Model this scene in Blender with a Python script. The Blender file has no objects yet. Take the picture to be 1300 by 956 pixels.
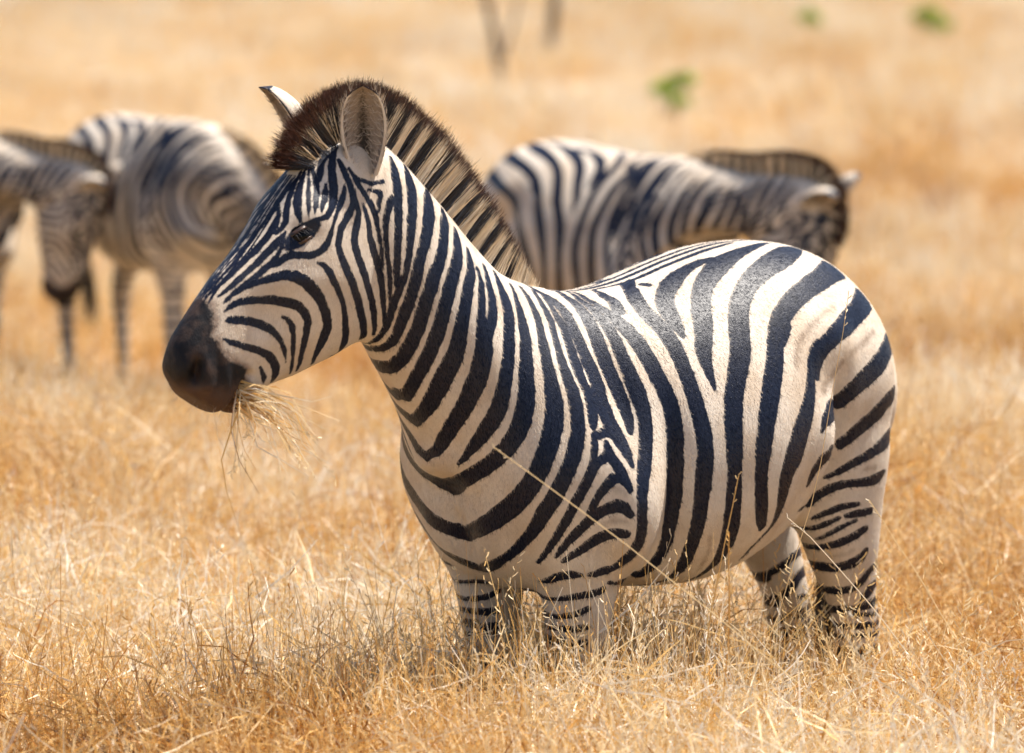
import bpy, bmesh, math, random
import numpy as np
from mathutils import Vector, Matrix, Euler
from mathutils.bvhtree import BVHTree

S = bpy.context.scene
COL = S.collection
rng = np.random.default_rng(7)
random.seed(7)

# ---------------------------------------------------------------- camera
CAM_H = 1.90
PITCH = math.atan(508 / 4800.0)
cam = bpy.data.cameras.new('camera')
cam_ob = bpy.data.objects.new('camera', cam)
COL.objects.link(cam_ob)
cam_ob.location = (0, 0, CAM_H)
cam_ob.rotation_euler = (math.pi / 2 - PITCH, 0, 0)
cam.sensor_width = 36.0
cam.lens = 36.0 * 4800 / 1300
cam.clip_start = 0.5
cam.clip_end = 6000
cam.dof.use_dof = True
cam.dof.focus_distance = 7.35
cam.dof.aperture_fstop = 2.8
S.camera = cam_ob

# ---------------------------------------------------------------- light
SUN_EL = math.radians(65)
SUN_AZ = math.radians(30)          # from +x towards +y: from the right, a little behind the herd
sun_dir = Vector((math.cos(SUN_EL) * math.cos(SUN_AZ), math.cos(SUN_EL) * math.sin(SUN_AZ), math.sin(SUN_EL)))
W = bpy.data.worlds.new('World')
S.world = W
W.use_nodes = True
nt = W.node_tree
sky = nt.nodes.new('ShaderNodeTexSky')
sky.sky_type = 'NISHITA'
sky.sun_disc = False
sky.sun_elevation = SUN_EL
sky.sun_rotation = math.atan2(sun_dir.x, sun_dir.y)
sky.altitude = 500
bg = nt.nodes['Background']
bg.inputs['Strength'].default_value = 0.065
nt.links.new(sky.outputs['Color'], bg.inputs['Color'])
sl = bpy.data.lights.new('sun', 'SUN')
sl.energy = 5.0
sl.angle = math.radians(0.53)
sl.color = (1.0, 0.93, 0.83)
sun_ob = bpy.data.objects.new('sun', sl)
COL.objects.link(sun_ob)
sun_ob.rotation_euler = (-sun_dir).to_track_quat('-Z', 'Y').to_euler()
sun_ob.location = (6, 8, 12)
S.view_settings.view_transform = 'Standard'
S.view_settings.look = 'None'
S.view_settings.exposure = 1.10
S.cycles.use_denoising = True
S.cycles.use_adaptive_sampling = True
S.cycles.adaptive_threshold = 0.02
S.cycles.max_bounces = 5
S.cycles.diffuse_bounces = 2
S.cycles.glossy_bounces = 2
S.cycles.transmission_bounces = 3
S.cycles.transparent_max_bounces = 4
S.cycles.caustics_reflective = False
S.cycles.caustics_refractive = False

# ---------------------------------------------------------------- zebra body
# local frame: x forward, y left, z up, origin on the ground below the withers
def catmull(P, n):
    """P: (k, m) control rows -> n rows per span, Catmull-Rom (centripetal-ish, uniform)."""
    P = np.asarray(P, float)
    Q = np.vstack([2 * P[0] - P[1], P, 2 * P[-1] - P[-2]])
    out = []
    t = np.linspace(0, 1, n, endpoint=False)[:, None]
    for i in range(1, len(Q) - 2):
        a, b, c, d = Q[i - 1], Q[i], Q[i + 1], Q[i + 2]
        out.append(0.5 * ((2 * b) + (c - a) * t + (2 * a - 5 * b + 4 * c - d) * t ** 2 + (3 * b - a - 3 * c + d) * t ** 3))
    out.append(P[-1:])
    return np.vstack(out)

# top x,z  bottom x,z  half width  shift of widest level  squareness
TRUNK = [
    (-0.925, 1.10, -0.945, 0.93, 0.095, 0.00, 1.00),
    (-0.905, 1.185, -0.915, 0.86, 0.165, 0.03, 0.95),
    (-0.852, 1.265, -0.845, 0.82, 0.212, 0.05, 0.92),
    (-0.765, 1.326, -0.74, 0.79, 0.242, 0.06, 0.90),
    (-0.655, 1.353, -0.64, 0.745, 0.270, 0.02, 0.88),
    (-0.53, 1.351, -0.52, 0.700, 0.308, -0.05, 0.88),
    (-0.40, 1.325, -0.40, 0.668, 0.320, -0.12, 0.88),
    (-0.26, 1.288, -0.26, 0.671, 0.305, -0.18, 0.88),
    (-0.14, 1.275, -0.14, 0.684, 0.270, -0.26, 0.90),
    (-0.03, 1.293, 0.00, 0.685, 0.230, -0.32, 0.92),
    (0.060, 1.325, 0.095, 0.735, 0.215, -0.36, 0.94),
    (0.115, 1.372, 0.135, 0.815, 0.182, -0.36, 0.96),
    (0.16, 1.418, 0.172, 0.90, 0.155, -0.34, 1.0),
    (0.21, 1.473, 0.235, 1.01, 0.114, -0.28, 1.0),
    (0.265, 1.525, 0.295, 1.095, 0.094, -0.2, 0.97),
    (0.325, 1.575, 0.345, 1.160, 0.087, -0.08, 0.95),
    (0.385, 1.608, 0.375, 1.205, 0.085, 0.0, 0.95),
    (0.455, 1.600, 0.42, 1.198, 0.085, 0.05, 0.92),
    (0.513, 1.568, 0.465, 1.182, 0.090, 0.10, 0.90),
    (0.562, 1.520, 0.515, 1.166, 0.094, 0.20, 0.86),
    (0.612, 1.464, 0.56, 1.150, 0.088, 0.22, 0.86),
    (0.668, 1.400, 0.605, 1.140, 0.076, 0.16, 0.86),
    (0.732, 1.341, 0.645, 1.124, 0.067, 0.08, 0.86),
    (0.790, 1.277, 0.672, 1.106, 0.062, 0.02, 0.86),
    (0.822, 1.232, 0.692, 1.094, 0.062, 0.0, 0.86),
    (0.832, 1.185, 0.716, 1.090, 0.056, 0.0, 0.88),
    (0.818, 1.144, 0.744, 1.094, 0.038, 0.0, 0.95),
]
FORELEG = [  # x, y, z, rx, ry
    (0.02, 0.105, 1.02, 0.09, 0.06), (0.01, 0.135, 0.90, 0.125, 0.075), (-0.02, 0.150, 0.78, 0.112, 0.075), (-0.042, 0.140, 0.69, 0.078, 0.064),
    (-0.043, 0.132, 0.60, 0.064, 0.055), (-0.043, 0.128, 0.51, 0.054, 0.048), (-0.042, 0.126, 0.44, 0.053, 0.049),
    (-0.048, 0.126, 0.38, 0.043, 0.041), (-0.055, 0.126, 0.26, 0.034, 0.031), (-0.06, 0.126, 0.15, 0.036, 0.033),
    (-0.055, 0.126, 0.10, 0.040, 0.036), (-0.04, 0.126, 0.055, 0.035, 0.034), (-0.03, 0.126, 0.03, 0.045, 0.044), (-0.02, 0.126, 0.0, 0.056, 0.052)]
HINDLEG = [
    (-0.71, 0.125, 1.05, 0.15, 0.09), (-0.735, 0.14, 0.93, 0.155, 0.098), (-0.755, 0.146, 0.82, 0.118, 0.083), (-0.775, 0.146, 0.73, 0.100, 0.068),
    (-0.805, 0.138, 0.65, 0.078, 0.053), (-0.835, 0.132, 0.58, 0.060, 0.046), (-0.848, 0.130, 0.52, 0.056, 0.043),
    (-0.845, 0.130, 0.44, 0.044, 0.037), (-0.835, 0.130, 0.28, 0.036, 0.033), (-0.825, 0.130, 0.15, 0.038, 0.034),
    (-0.815, 0.130, 0.10, 0.042, 0.037), (-0.795, 0.130, 0.055, 0.036, 0.034), (-0.785, 0.130, 0.03, 0.046, 0.044), (-0.775, 0.130, 0.0, 0.056, 0.052)]
# swellings and hollows: centre, radii, push along the normal (both sides)
BUMPS = [
    ((0.48, 0.09, 1.31), (0.10, 0.09, 0.10), 0.010),     # cheek
    ((0.41, 0.09, 1.33), (0.022, 0.06, 0.13), -0.010),   # hollow behind the jaw
    ((0.555, 0.09, 1.465), (0.05, 0.05, 0.035), 0.008),  # brow
    ((0.66, 0.10, 1.27), (0.07, 0.06, 0.035), -0.007),   # hollow above the mouth
    ((0.62, 0.09, 1.34), (0.09, 0.04, 0.016), 0.004),    # facial crest
    ((0.09, 0.17, 0.92), (0.10, 0.10, 0.10), 0.014),     # point of shoulder
    ((0.02, 0.22, 1.07), (0.05, 0.10, 0.18), 0.016),     # shoulder blade, front
    ((-0.09, 0.24, 1.04), (0.035, 0.10, 0.16), -0.010),  # hollow behind the blade
    ((-0.08, 0.23, 0.86), (0.065, 0.10, 0.13), 0.038),  # triceps
    ((-0.172, 0.25, 0.86), (0.034, 0.12, 0.16), -0.030), # hollow behind the elbow
    ((0.15, 0.12, 1.10), (0.035, 0.07, 0.16), -0.008),   # groove of the neck
    ((0.22, 0.10, 1.22), (0.06, 0.08, 0.14), 0.007),
    ((0.20, 0.0, 0.965), (0.035, 0.07, 0.035), 0.016),   # fold where the neck meets the chest
    ((0.155, 0.0, 0.905), (0.03, 0.05, 0.025), -0.014),
    ((0.115, 0.075, 0.83), (0.05, 0.05, 0.07), 0.014),   # breast muscles and the furrow between
    ((0.12, 0.0, 0.82), (0.05, 0.018, 0.09), -0.010),
    ((-0.63, 0.26, 1.17), (0.06, 0.1, 0.06), 0.016),     # hip
    ((-0.58, 0.30, 1.07), (0.06, 0.1, 0.07), -0.012),    # flank hollow
    ((-0.40, 0.32, 0.98), (0.10, 0.1, 0.16), 0.008),
    ((-0.648, 0.26, 0.985), (0.026, 0.1, 0.10), -0.030), ((-0.620, 0.25, 0.86), (0.028, 0.1, 0.07), -0.026), ((-0.570, 0.28, 0.97), (0.05, 0.1, 0.12), 0.014),
    ((-0.79, 0.22, 1.04), (0.07, 0.1, 0.13), 0.012),     # haunch
    ((-0.87, 0.15, 0.98), (0.022, 0.1, 0.16), -0.009),
    ((-0.055, 0.13, 0.66), (0.05, 0.08, 0.05), 0.008), ((-0.045, 0.13, 0.555), (0.05, 0.08, 0.03), -0.004),
]
FINE = [
    ((0.588, 0.09, 1.426), (0.026, 0.05, 0.018), -0.005),   # eye socket
    ((0.793, 0.065, 1.172), (0.022, 0.04, 0.030), 0.006),   # nostril rim
    ((0.822, 0.055, 1.176), (0.010, 0.04, 0.026), 0.006),
    ((0.808, 0.065, 1.172), (0.009, 0.04, 0.018), -0.026), # nostril
    ((0.802, 0.065, 1.192), (0.0075, 0.04, 0.012), -0.014),
    ((0.690, 0.03, 1.166), (0.010, 0.05, 0.008), -0.012), ((0.700, 0.03, 1.149), (0.0085, 0.05, 0.011), -0.018),
    ((0.708, 0.03, 1.130), (0.0085, 0.05, 0.012), -0.020), ((0.716, 0.03, 1.110), (0.010, 0.06, 0.014), -0.016),
    ((0.724, 0.02, 1.092), (0.010, 0.06, 0.014), -0.016),
    ((0.690, 0.03, 1.105), (0.016, 0.06, 0.018), 0.005),    # lower lip
    ((0.785, 0.06, 1.150), (0.012, 0.04, 0.010), 0.004), ((0.765, 0.06, 1.175), (0.009, 0.04, 0.035), -0.004),   # folds round the nostril
    ((0.745, 0.06, 1.160), (0.008, 0.04, 0.030), 0.003), ((0.728, 0.06, 1.150), (0.006, 0.04, 0.030), -0.003),
]

def tube(bm, rows, n=20, per=3):
    R = catmull(rows, per)
    rings = []
    for x, y, z, rx, ry in R:
        rings.append([bm.verts.new((x + rx * math.cos(2 * math.pi * k / n), y + ry * math.sin(2 * math.pi * k / n), z)) for k in range(n)])
    for a, b in zip(rings, rings[1:]):
        for k in range(n):
            bm.faces.new((a[k], b[k], b[(k + 1) % n], a[(k + 1) % n]))
    bm.faces.new(rings[0]); bm.faces.new(rings[-1][::-1])

def loft_trunk(bm, n=56, per=5):
    R = catmull(TRUNK, per)
    rings = []
    for tx, tz, bx, bz, w, k, p in R:
        ring = []
        for i in range(n):
            th = 2 * math.pi * i / n
            c, s = math.cos(th), math.sin(th)
            f = (c + 1) / 2
            yy = w * math.copysign(abs(s) ** p, s) * (1 + k * c)
            ring.append(bm.verts.new((bx + (tx - bx) * f, yy, bz + (tz - bz) * f)))
        rings.append(ring)
    for a, b in zip(rings, rings[1:]):
        for i in range(n):
            bm.faces.new((a[i], a[(i + 1) % n], b[(i + 1) % n], b[i]))
    bm.faces.new(rings[0][::-1]); bm.faces.new(rings[-1])

def mesh_np(me):
    v = np.empty(len(me.vertices) * 3); me.vertices.foreach_get('co', v)
    return v.reshape(-1, 3)

def edges_np(me):
    e = np.empty(len(me.edges) * 2, np.int64); me.edges.foreach_get('vertices', e)
    return e.reshape(-1, 2)

def normals_np(me):
    n = np.empty(len(me.vertices) * 3); me.vertices.foreach_get('normal', n)
    return n.reshape(-1, 3)

def laplace(v, e, it, lam=0.5, mask=None):
    deg = np.bincount(e.ravel(), minlength=len(v))[:, None].astype(float)
    for _ in range(it):
        acc = np.zeros_like(v)
        for j in range(3):
            acc[:, j] = np.bincount(e[:, 0], v[e[:, 1], j], len(v)) + np.bincount(e[:, 1], v[e[:, 0], j], len(v))
        d = (acc / deg - v) * lam
        v = v + (d if mask is None else d * mask[:, None])
    return v

def gauss(v, c, r):
    q = ((v - np.array(c)) / np.array(r))
    return np.exp(-(q * q).sum(1))

def remeshed(bm, size):
    me = bpy.data.meshes.new('tmp'); bm.to_mesh(me); bm.free()
    o = bpy.data.objects.new('tmp', me); COL.objects.link(o)
    m = o.modifiers.new('r', 'REMESH'); m.mode = 'VOXEL'; m.voxel_size = size; m.adaptivity = 0
    dg = bpy.context.evaluated_depsgraph_get(); dg.update()
    out = bpy.data.meshes.new_from_object(o.evaluated_get(dg))
    bpy.data.objects.remove(o); bpy.data.meshes.remove(me)
    return out

def subdivided(me):
    o = bpy.data.objects.new('tmp', me); COL.objects.link(o)
    m = o.modifiers.new('s', 'SUBSURF'); m.levels = 1; m.render_levels = 1
    dg = bpy.context.evaluated_depsgraph_get(); dg.update()
    out = bpy.data.meshes.new_from_object(o.evaluated_get(dg))
    bpy.data.objects.remove(o); bpy.data.meshes.remove(me)
    return out

def zebra_base(size=0.0075, fine=True):
    bm = bmesh.new()
    loft_trunk(bm)
    for s in (1, -1):
        tube(bm, [(x, s * y, z, a, b) for x, y, z, a, b in FORELEG])
        tube(bm, [(x + (0.018 if s > 0 else -0.035) * max(0.0, min(1.0, (0.9 - z) / 0.25)), s * y, z, a, b) for x, y, z, a, b in HINDLEG])
    bmesh.ops.recalc_face_normals(bm, faces=bm.faces)
    me = remeshed(bm, size)
    v = mesh_np(me); e = edges_np(me)
    ya = np.abs(v); ya[:, 0] = v[:, 0]; ya[:, 2] = v[:, 2]
    joint = np.clip(1.3 * gauss(ya, (-0.03, 0.2, 0.85), (0.24, 0.22, 0.26)) + 1.3 * gauss(ya, (-0.70, 0.2, 0.85), (0.28, 0.25, 0.26))
                    + gauss(ya, (0.38, 0.0, 1.2), (0.06, 0.1, 0.06)), 0, 1)
    v = laplace(v, e, 6 if fine else 3)
    v = laplace(v, e, 45 if fine else 14, 0.5, joint)
    me.vertices.foreach_set('co', v.ravel()); me.update()
    n = normals_np(me)
    ya = v.copy(); ya[:, 1] = np.abs(v[:, 1])
    for c, r, a in BUMPS:
        v = v + n * (gauss(ya, c, r) * a * (1.3 if c[0] < 0.3 else 1.0))[:, None]
    v = laplace(v, e, 2)
    me.vertices.foreach_set('co', v.ravel()); me.update()
    if not fine:
        return me
    me = subdivided(me)
    v = mesh_np(me); n = normals_np(me)
    ya = v.copy(); ya[:, 1] = np.abs(v[:, 1])
    for c, r, a in FINE:
        v = v + n * (gauss(ya, c, r) * a)[:, None]
    me.vertices.foreach_set('co', v.ravel()); me.update()
    return me

def ear_rows(base, tip, out, half, n_u=16, n_v=18):
    """Cupped leaf: a list of rings of (outer, inner) points from base to tip."""
    base, tip, out = np.array(base), np.array(tip), np.array(out, float)
    ax = tip - base
    axn = ax / np.linalg.norm(ax)
    out = out - axn * (out @ axn); out /= np.linalg.norm(out)
    side = np.cross(axn, out)
    O, I = [], []
    for i in range(n_u):
        u = i / (n_u - 1)
        w = half * (0.55 + 1.75 * u - 0.95 * u * u) * (1 - u ** 3.0) ** 0.52 if u < 1 else 0.001
        w = max(w, 0.0012)
        phi = math.radians(118 - 48 * u ** 0.8)
        rho = w / max(math.sin(min(phi, math.pi / 2)), 0.5)
        c = base + ax * u - out * (0.003 * math.sin(math.pi * u)) + axn * 0.0
        ro, ri = [], []
        for j in range(n_v):
            f = -phi + 2 * phi * j / (n_v - 1)
            d = side * math.sin(f) - out * math.cos(f) * 0.85
            th = 0.0042 * (1 - 0.6 * u)
            ro.append(c + d * (rho + th)); ri.append(c + d * max(rho - th, 0.0003))
        O.append(ro); I.append(ri)
    return O, I

EARS = [((0.425, 0.064, 1.528), (0.450, 0.090, 1.696), (0.58, 0.80, 0.05), 0.037),
        ((0.430, -0.064, 1.530), (0.530, -0.130, 1.690), (0.90, -0.44, 0.05), 0.042)]
# stripes on the near side, traced over the coat: x, y, z in mm and half width in tenths of mm
STRIPES = [
('B', (555,16,1526,16,572,17,1508,25,588,18,1489,29,604,18,1471,32,618,18,1455,36,633,16,1438,39,650,13,1417,39,664,13,1403,40,675,15,1391,42,695,15,1372,38,720,12,1350,32,740,7,1331,27,754,4,1316,18)),
('B', (595,23,1481,13,609,38,1459,50,622,43,1439,70,638,42,1420,71,653,38,1404,67,663,36,1394,66,675,33,1383,59,692,31,1368,50,715,27,1348,43,738,20,1329,34,756,11,1312,21)),
('B', (543,20,1537,16,561,26,1517,36,578,33,1497,50,592,43,1478,59,601,52,1461,59,606,57,1447,53,614,56,1436,45,625,52,1427,39)),
('B', (611,64,1428,19,623,62,1415,53,635,59,1404,68,647,56,1392,67,666,51,1375,58,689,46,1356,50,713,42,1337,43,732,36,1322,32,744,32,1313,13)),
('B', (616,67,1416,11,625,69,1400,26,636,68,1384,41,652,65,1368,52,673,60,1352,53,696,54,1335,48,717,48,1320,42,731,45,1309,29,739,43,1302,12)),
('B', (646,69,1367,35,635,72,1373,49,624,76,1382,58,610,82,1387,61,596,88,1386,62,579,94,1385,58,562,97,1389,57,547,98,1399,64,538,97,1409,62,532,96,1420,49,527,95,1432,34,521,94,1446,30,514,91,1458,43,504,86,1471,58,492,81,1486,63,484,76,1500,49,481,73,1512,14)),
('B', (468,30,1584,48,484,42,1566,58,496,54,1546,73,502,65,1525,88,506,73,1506,92,513,81,1487,84,525,89,1469,73,536,93,1457,56,547,93,1453,38,558,91,1452,24,566,88,1452,9)),
('B', (520,67,1514,25,526,74,1501,50,534,81,1487,58,542,86,1476,44,548,90,1466,17)),
('B', (492,33,1570,56,510,41,1553,67,521,51,1535,58,528,59,1521,23)),
('B', (527,33,1546,30,533,49,1529,40,538,62,1512,50,545,72,1496,54,554,81,1480,43,561,87,1463,16)),
('B', (532,30,1544,10,544,46,1524,23,555,59,1503,36,564,72,1484,38,570,80,1469,26,573,83,1457,9)),
('B', (535,25,1543,13,549,34,1525,37,564,44,1506,64,577,54,1488,79,584,64,1472,73,587,72,1459,55,587,76,1448,34)),
('B', (477,52,1557,38,475,62,1540,59,471,69,1523,68,467,75,1505,66,466,79,1490,63,467,82,1477,66,476,85,1463,70,491,89,1448,72,504,93,1432,72,511,95,1416,69,514,97,1401,68,509,98,1382,75,497,98,1358,85,481,95,1330,90,463,87,1300,90,443,73,1269,93,422,52,1241,81,408,32,1218,60,351,-39,1193,22)),
('B', (462,63,1541,23,456,69,1526,31,448,74,1510,41,436,77,1492,51,423,79,1472,60,414,80,1452,54,409,80,1432,36,405,81,1412,23,401,81,1392,20,398,80,1371,17,397,79,1351,13)),
('B', (459,76,1502,21,459,79,1488,30,457,82,1474,40,456,84,1459,57,461,87,1442,76,469,90,1425,88,473,92,1410,90,471,93,1394,84,462,93,1372,82,448,90,1345,85,431,80,1316,91,413,67,1288,63,401,58,1262,42,392,49,1239,31,386,38,1222,14)),
('B', (444,81,1476,15,437,83,1457,43,432,84,1438,59,431,84,1422,69,429,84,1408,84,422,82,1390,90,410,78,1367,71,400,77,1340,53,393,74,1312,41,386,69,1283,33,379,62,1260,23,376,57,1246,10)),
('B', (370,77,1482,64,380,80,1470,65,387,82,1453,57,391,82,1432,44,391,83,1411,34,388,83,1387,27,385,83,1360,25,380,81,1334,26,377,78,1310,23,375,74,1291,15,373,71,1278,8)),
('B', (462,64,1539,19,448,70,1522,31,417,72,1512,27,388,72,1515,15)),
('B', (426,75,1501,16,410,75,1497,26,398,76,1495,32,399,77,1488,35,404,78,1476,30,404,80,1461,14)),
('B', (715,50,1320,12,695,56,1330,33,671,66,1340,52,647,76,1347,70,625,84,1350,89,608,91,1347,106,590,96,1337,111,570,96,1320,104,552,93,1299,96,537,88,1275,90,529,81,1257,95,526,76,1244,108,528,68,1226,120,531,57,1205,81,533,46,1188,58,529,34,1176,27)),
('B', (563,98,1371,21,551,100,1366,51,539,101,1354,70,528,100,1336,70,514,97,1316,58,502,92,1297,50,492,85,1276,55,482,75,1253,68,471,61,1229,83,463,45,1208,90,459,26,1193,53,468,23,1188,35,482,29,1186,12)),
('B', (741,48,1287,20,730,50,1295,38,716,55,1302,52,695,61,1306,61,669,69,1306,68,642,76,1304,78,617,81,1299,86,597,84,1291,84,583,84,1277,76,575,82,1264,70,573,79,1255,72,573,75,1240,71,573,67,1218,69,571,56,1196,51,567,44,1177,40,566,33,1165,19)),
('B', (742,53,1269,20,736,55,1270,51,730,56,1271,62,716,59,1270,69,694,63,1267,76,671,66,1260,76,652,68,1250,68,637,69,1238,56,625,67,1224,48,616,63,1209,39,609,58,1195,22,604,53,1185,8)),
('B', (628,74,1273,21,615,75,1266,42,606,75,1254,50,601,72,1238,46,598,66,1216,41,591,56,1192,33,585,44,1174,28,579,32,1160,19)),
('B', (750,57,1238,16,737,60,1231,41,719,63,1225,56,698,64,1218,61,676,64,1212,62,656,63,1204,66,640,59,1193,78,627,51,1177,87,620,41,1161,80,619,30,1148,48)),
('B', (668,57,1180,24,656,50,1165,48,649,44,1155,50,646,38,1147,16)),
('B', (349,47,1556,38,350,57,1537,96,352,67,1511,114,355,75,1482,102,359,81,1453,84,362,85,1422,73,365,86,1390,68,366,86,1357,59,366,84,1336,49,365,83,1325,36,362,81,1308,19)),
('B', (304,33,1539,43,307,46,1521,112,309,58,1498,146,316,69,1471,129,324,78,1442,108,331,84,1413,88,337,87,1384,67,341,88,1362,53,344,87,1349,51,349,86,1334,55,356,83,1313,61,363,78,1294,61,367,71,1272,55,368,62,1250,52,370,50,1230,49,373,36,1214,40,376,20,1206,32,376,4,1202,16)),
('B', (246,24,1495,30,260,48,1474,136,270,63,1449,155,283,74,1423,134,296,82,1397,117,310,87,1370,109,317,89,1354,112,318,89,1347,118,323,89,1330,116,332,87,1300,109,340,81,1272,104,345,73,1246,97,348,61,1222,83,352,46,1203,66,358,27,1193,58,362,8,1192,57,366,-5,1196,22)),
('B', (217,38,1453,43,228,57,1431,107,240,72,1406,108,254,83,1379,105,269,90,1352,111,277,92,1340,121,278,92,1340,131,285,94,1325,131,298,94,1295,127,308,90,1264,125,315,84,1233,128,322,71,1202,129,328,53,1175,128,333,30,1157,123,337,8,1154,141,342,-12,1162,108)),
('B', (198,53,1416,38,208,73,1388,99,220,87,1361,117,230,93,1345,118,235,96,1339,120,246,100,1320,123,259,104,1289,124,270,104,1257,125,279,100,1224,127,288,91,1192,127,295,75,1160,123,299,53,1129,116,296,31,1105,106,293,17,1096,119,297,4,1099,125,301,-16,1106,98)),
('B', (181,70,1378,27,188,86,1353,71,192,95,1338,97,196,98,1331,104,207,106,1313,104,220,114,1284,105,231,118,1254,113,239,119,1223,126,245,117,1195,142,250,112,1174,156,256,104,1154,167,263,90,1125,170,266,69,1094,154,265,44,1069,129,261,14,1050,117,253,-23,1041,173,225,-84,1037,106)),
('B', (172,88,1341,27,172,98,1322,43,173,103,1312,58,179,111,1296,69,187,121,1273,73,193,127,1252,81,195,132,1232,109,195,136,1212,149,196,139,1190,169,201,139,1166,175,208,135,1138,177,215,128,1114,170,220,120,1095,161,223,110,1077,154,226,99,1060,147,228,85,1044,140,228,69,1026,134,227,50,1006,128,226,32,987,108,228,16,979,75,229,-6,982,71)),
('B', (142,73,1343,38,149,94,1314,72,153,110,1286,99,161,122,1260,108,172,131,1237,107,184,136,1218,100)),
('B', (107,62,1329,38,112,86,1303,96,113,103,1277,128,118,118,1252,120,128,131,1226,115,137,142,1199,118,145,150,1172,121,155,155,1142,123,164,158,1109,132,173,154,1075,146,183,142,1045,145,192,123,1018,121,198,103,995,85,201,85,975,49,205,70,962,17)),
('B', (65,61,1302,23,76,92,1275,54,83,112,1250,83,89,128,1227,104,96,142,1203,114,104,154,1179,117,112,164,1152,134,117,170,1134,147,118,172,1127,151,121,176,1111,152,128,181,1082,158,137,182,1051,165,148,176,1022,164,160,162,997,153,169,142,976,146,177,118,958,143,183,89,942,138,184,58,928,152,172,18,915,209)),
('B', (33,51,1296,23,34,82,1272,58,38,104,1249,72,44,122,1228,75,51,138,1208,83,59,154,1184,98,64,169,1159,108,68,182,1134,122,71,191,1114,141,72,198,1099,155,76,206,1076,164,85,214,1046,174,97,219,1015,177,110,219,986,171,121,215,960,169,128,208,941,174,134,199,925,179,139,187,909,182,142,173,894,187,145,151,877,190,150,119,856,178,154,80,835,158,124,1,810,147)),
('B', (-1,49,1287,23,3,79,1267,52,5,99,1247,69,8,117,1228,71,16,135,1207,68,24,156,1183,69,30,175,1156,89,32,193,1129,108,31,204,1110,127,31,211,1097,138,33,220,1077,136,37,231,1049,133,45,238,1021,137,56,242,991,146,71,243,961,149,86,239,931,148,98,230,902,146,108,216,877,140,111,202,856,127,112,186,836,112,114,160,812,93,115,128,788,77,115,92,766,79,106,47,749,109,89,-5,736,116)),
('B', (-17,62,1275,23,-17,88,1254,47,-18,108,1233,72,-16,129,1210,91,-11,149,1185,104,-6,169,1158,137,-3,188,1131,131,-6,200,1110,133,-10,208,1095,144,-8,218,1075,147,-2,229,1054,130,4,236,1038,94)),
('B', (-3,21,1297,23,-9,40,1290,40,-22,54,1279,65,-37,72,1265,99,-44,94,1246,116,-44,115,1224,116,-42,135,1199,120,-41,154,1173,129,-41,171,1148,162,-44,186,1122,172,-44,196,1105,173,-40,202,1094,179,-38,211,1076,192,-42,224,1051,189,-48,236,1026,174,-57,249,1000,143,-63,262,976,90,-65,273,955,25)),
('B', (9,242,1021,25,-7,242,1018,72,-30,237,1024,92,-47,240,1018,128)),
('B', (-61,20,1283,23,-89,15,1279,48,-82,51,1271,74,-89,74,1258,102,-91,99,1241,124,-89,121,1220,136,-87,140,1196,148,-84,158,1170,153,-84,175,1142,150,-87,189,1116,146,-90,201,1094,144,-93,213,1070,132,-94,224,1048,110,-92,234,1030,82,-88,241,1017,51)),
('B', (-124,4,1276,23,-110,60,1265,53,-116,91,1248,76,-121,114,1230,95,-124,134,1212,114,-124,153,1192,121,-123,171,1168,122,-123,188,1141,128,-125,204,1116,143,-127,218,1092,156,-127,231,1066,150,-125,244,1038,133,-118,254,1010,127,-107,265,982,132,-93,277,954,136,-80,288,926,128,-72,295,898,108,-70,298,873,94,-71,297,848,98,-74,291,821,111,-72,280,797,118,-66,265,777,104,-56,246,760,79,-38,232,746,46)),
('B', (-134,20,1274,23,-130,65,1262,55,-139,94,1247,90,-150,122,1229,130,-159,147,1209,159,-167,172,1185,161,-171,194,1158,156,-174,213,1131,160,-178,225,1111,161,-182,236,1092,156,-186,248,1065,152,-186,258,1035,154,-185,263,1003,161,-183,265,971,169,-182,264,940,179,-182,262,911,182,-183,259,886,177,-184,254,860,162,-187,246,828,123,-191,235,795,102,-192,217,764,91,-191,189,736,98,-187,156,714,97,-101,209,719,60,-50,223,722,20)),
('B', (-185,20,1276,27,-177,65,1265,96,-180,86,1258,115,-171,112,1241,122)),
('B', (-252,43,1283,97,-242,71,1275,146,-226,102,1259,160,-220,131,1240,158,-225,158,1221,163,-232,183,1199,162,-234,207,1174,153,-234,228,1145,148,-234,245,1117,146,-234,258,1094,146,-234,268,1073,148,-234,277,1053,150,-235,284,1032,153,-236,290,1013,155,-236,296,994,158,-235,299,972,159,-232,301,947,159,-229,301,920,154,-227,299,890,142,-227,294,860,132,-229,286,830,128,-231,273,800,126,-235,255,772,128,-243,231,744,137,-254,197,718,103,-259,160,699,61,-252,129,688,28)),
('B', (-456,77,1329,57,-430,73,1324,104,-396,76,1315,120,-356,85,1301,164,-320,100,1285,199,-292,117,1269,170,-274,134,1254,175,-265,152,1239,182,-263,172,1223,154,-263,188,1207,102,-262,202,1192,43)),
('B', (-277,64,1285,58,-284,75,1283,58)),
('B', (-183,18,1276,15,-209,20,1278,21,-233,24,1282,28,-256,28,1286,37,-285,30,1292,46,-319,30,1301,52,-349,30,1310,53,-374,30,1317,51,-401,30,1324,51,-430,30,1330,66,-461,30,1337,65,-492,29,1344,60,-525,28,1349,49,-564,20,1353,37)),
('B', (-276,30,1290,71,-250,59,1280,83)),
('B', (-639,47,1351,42,-568,75,1346,109,-516,88,1338,165,-474,98,1327,223,-438,110,1314,243,-403,126,1298,210,-370,143,1279,185,-345,164,1258,190,-326,187,1232,198,-312,207,1206,186,-300,222,1184,166,-288,233,1165,153,-282,246,1142,123,-281,262,1116,69,-281,275,1090,20)),
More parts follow.
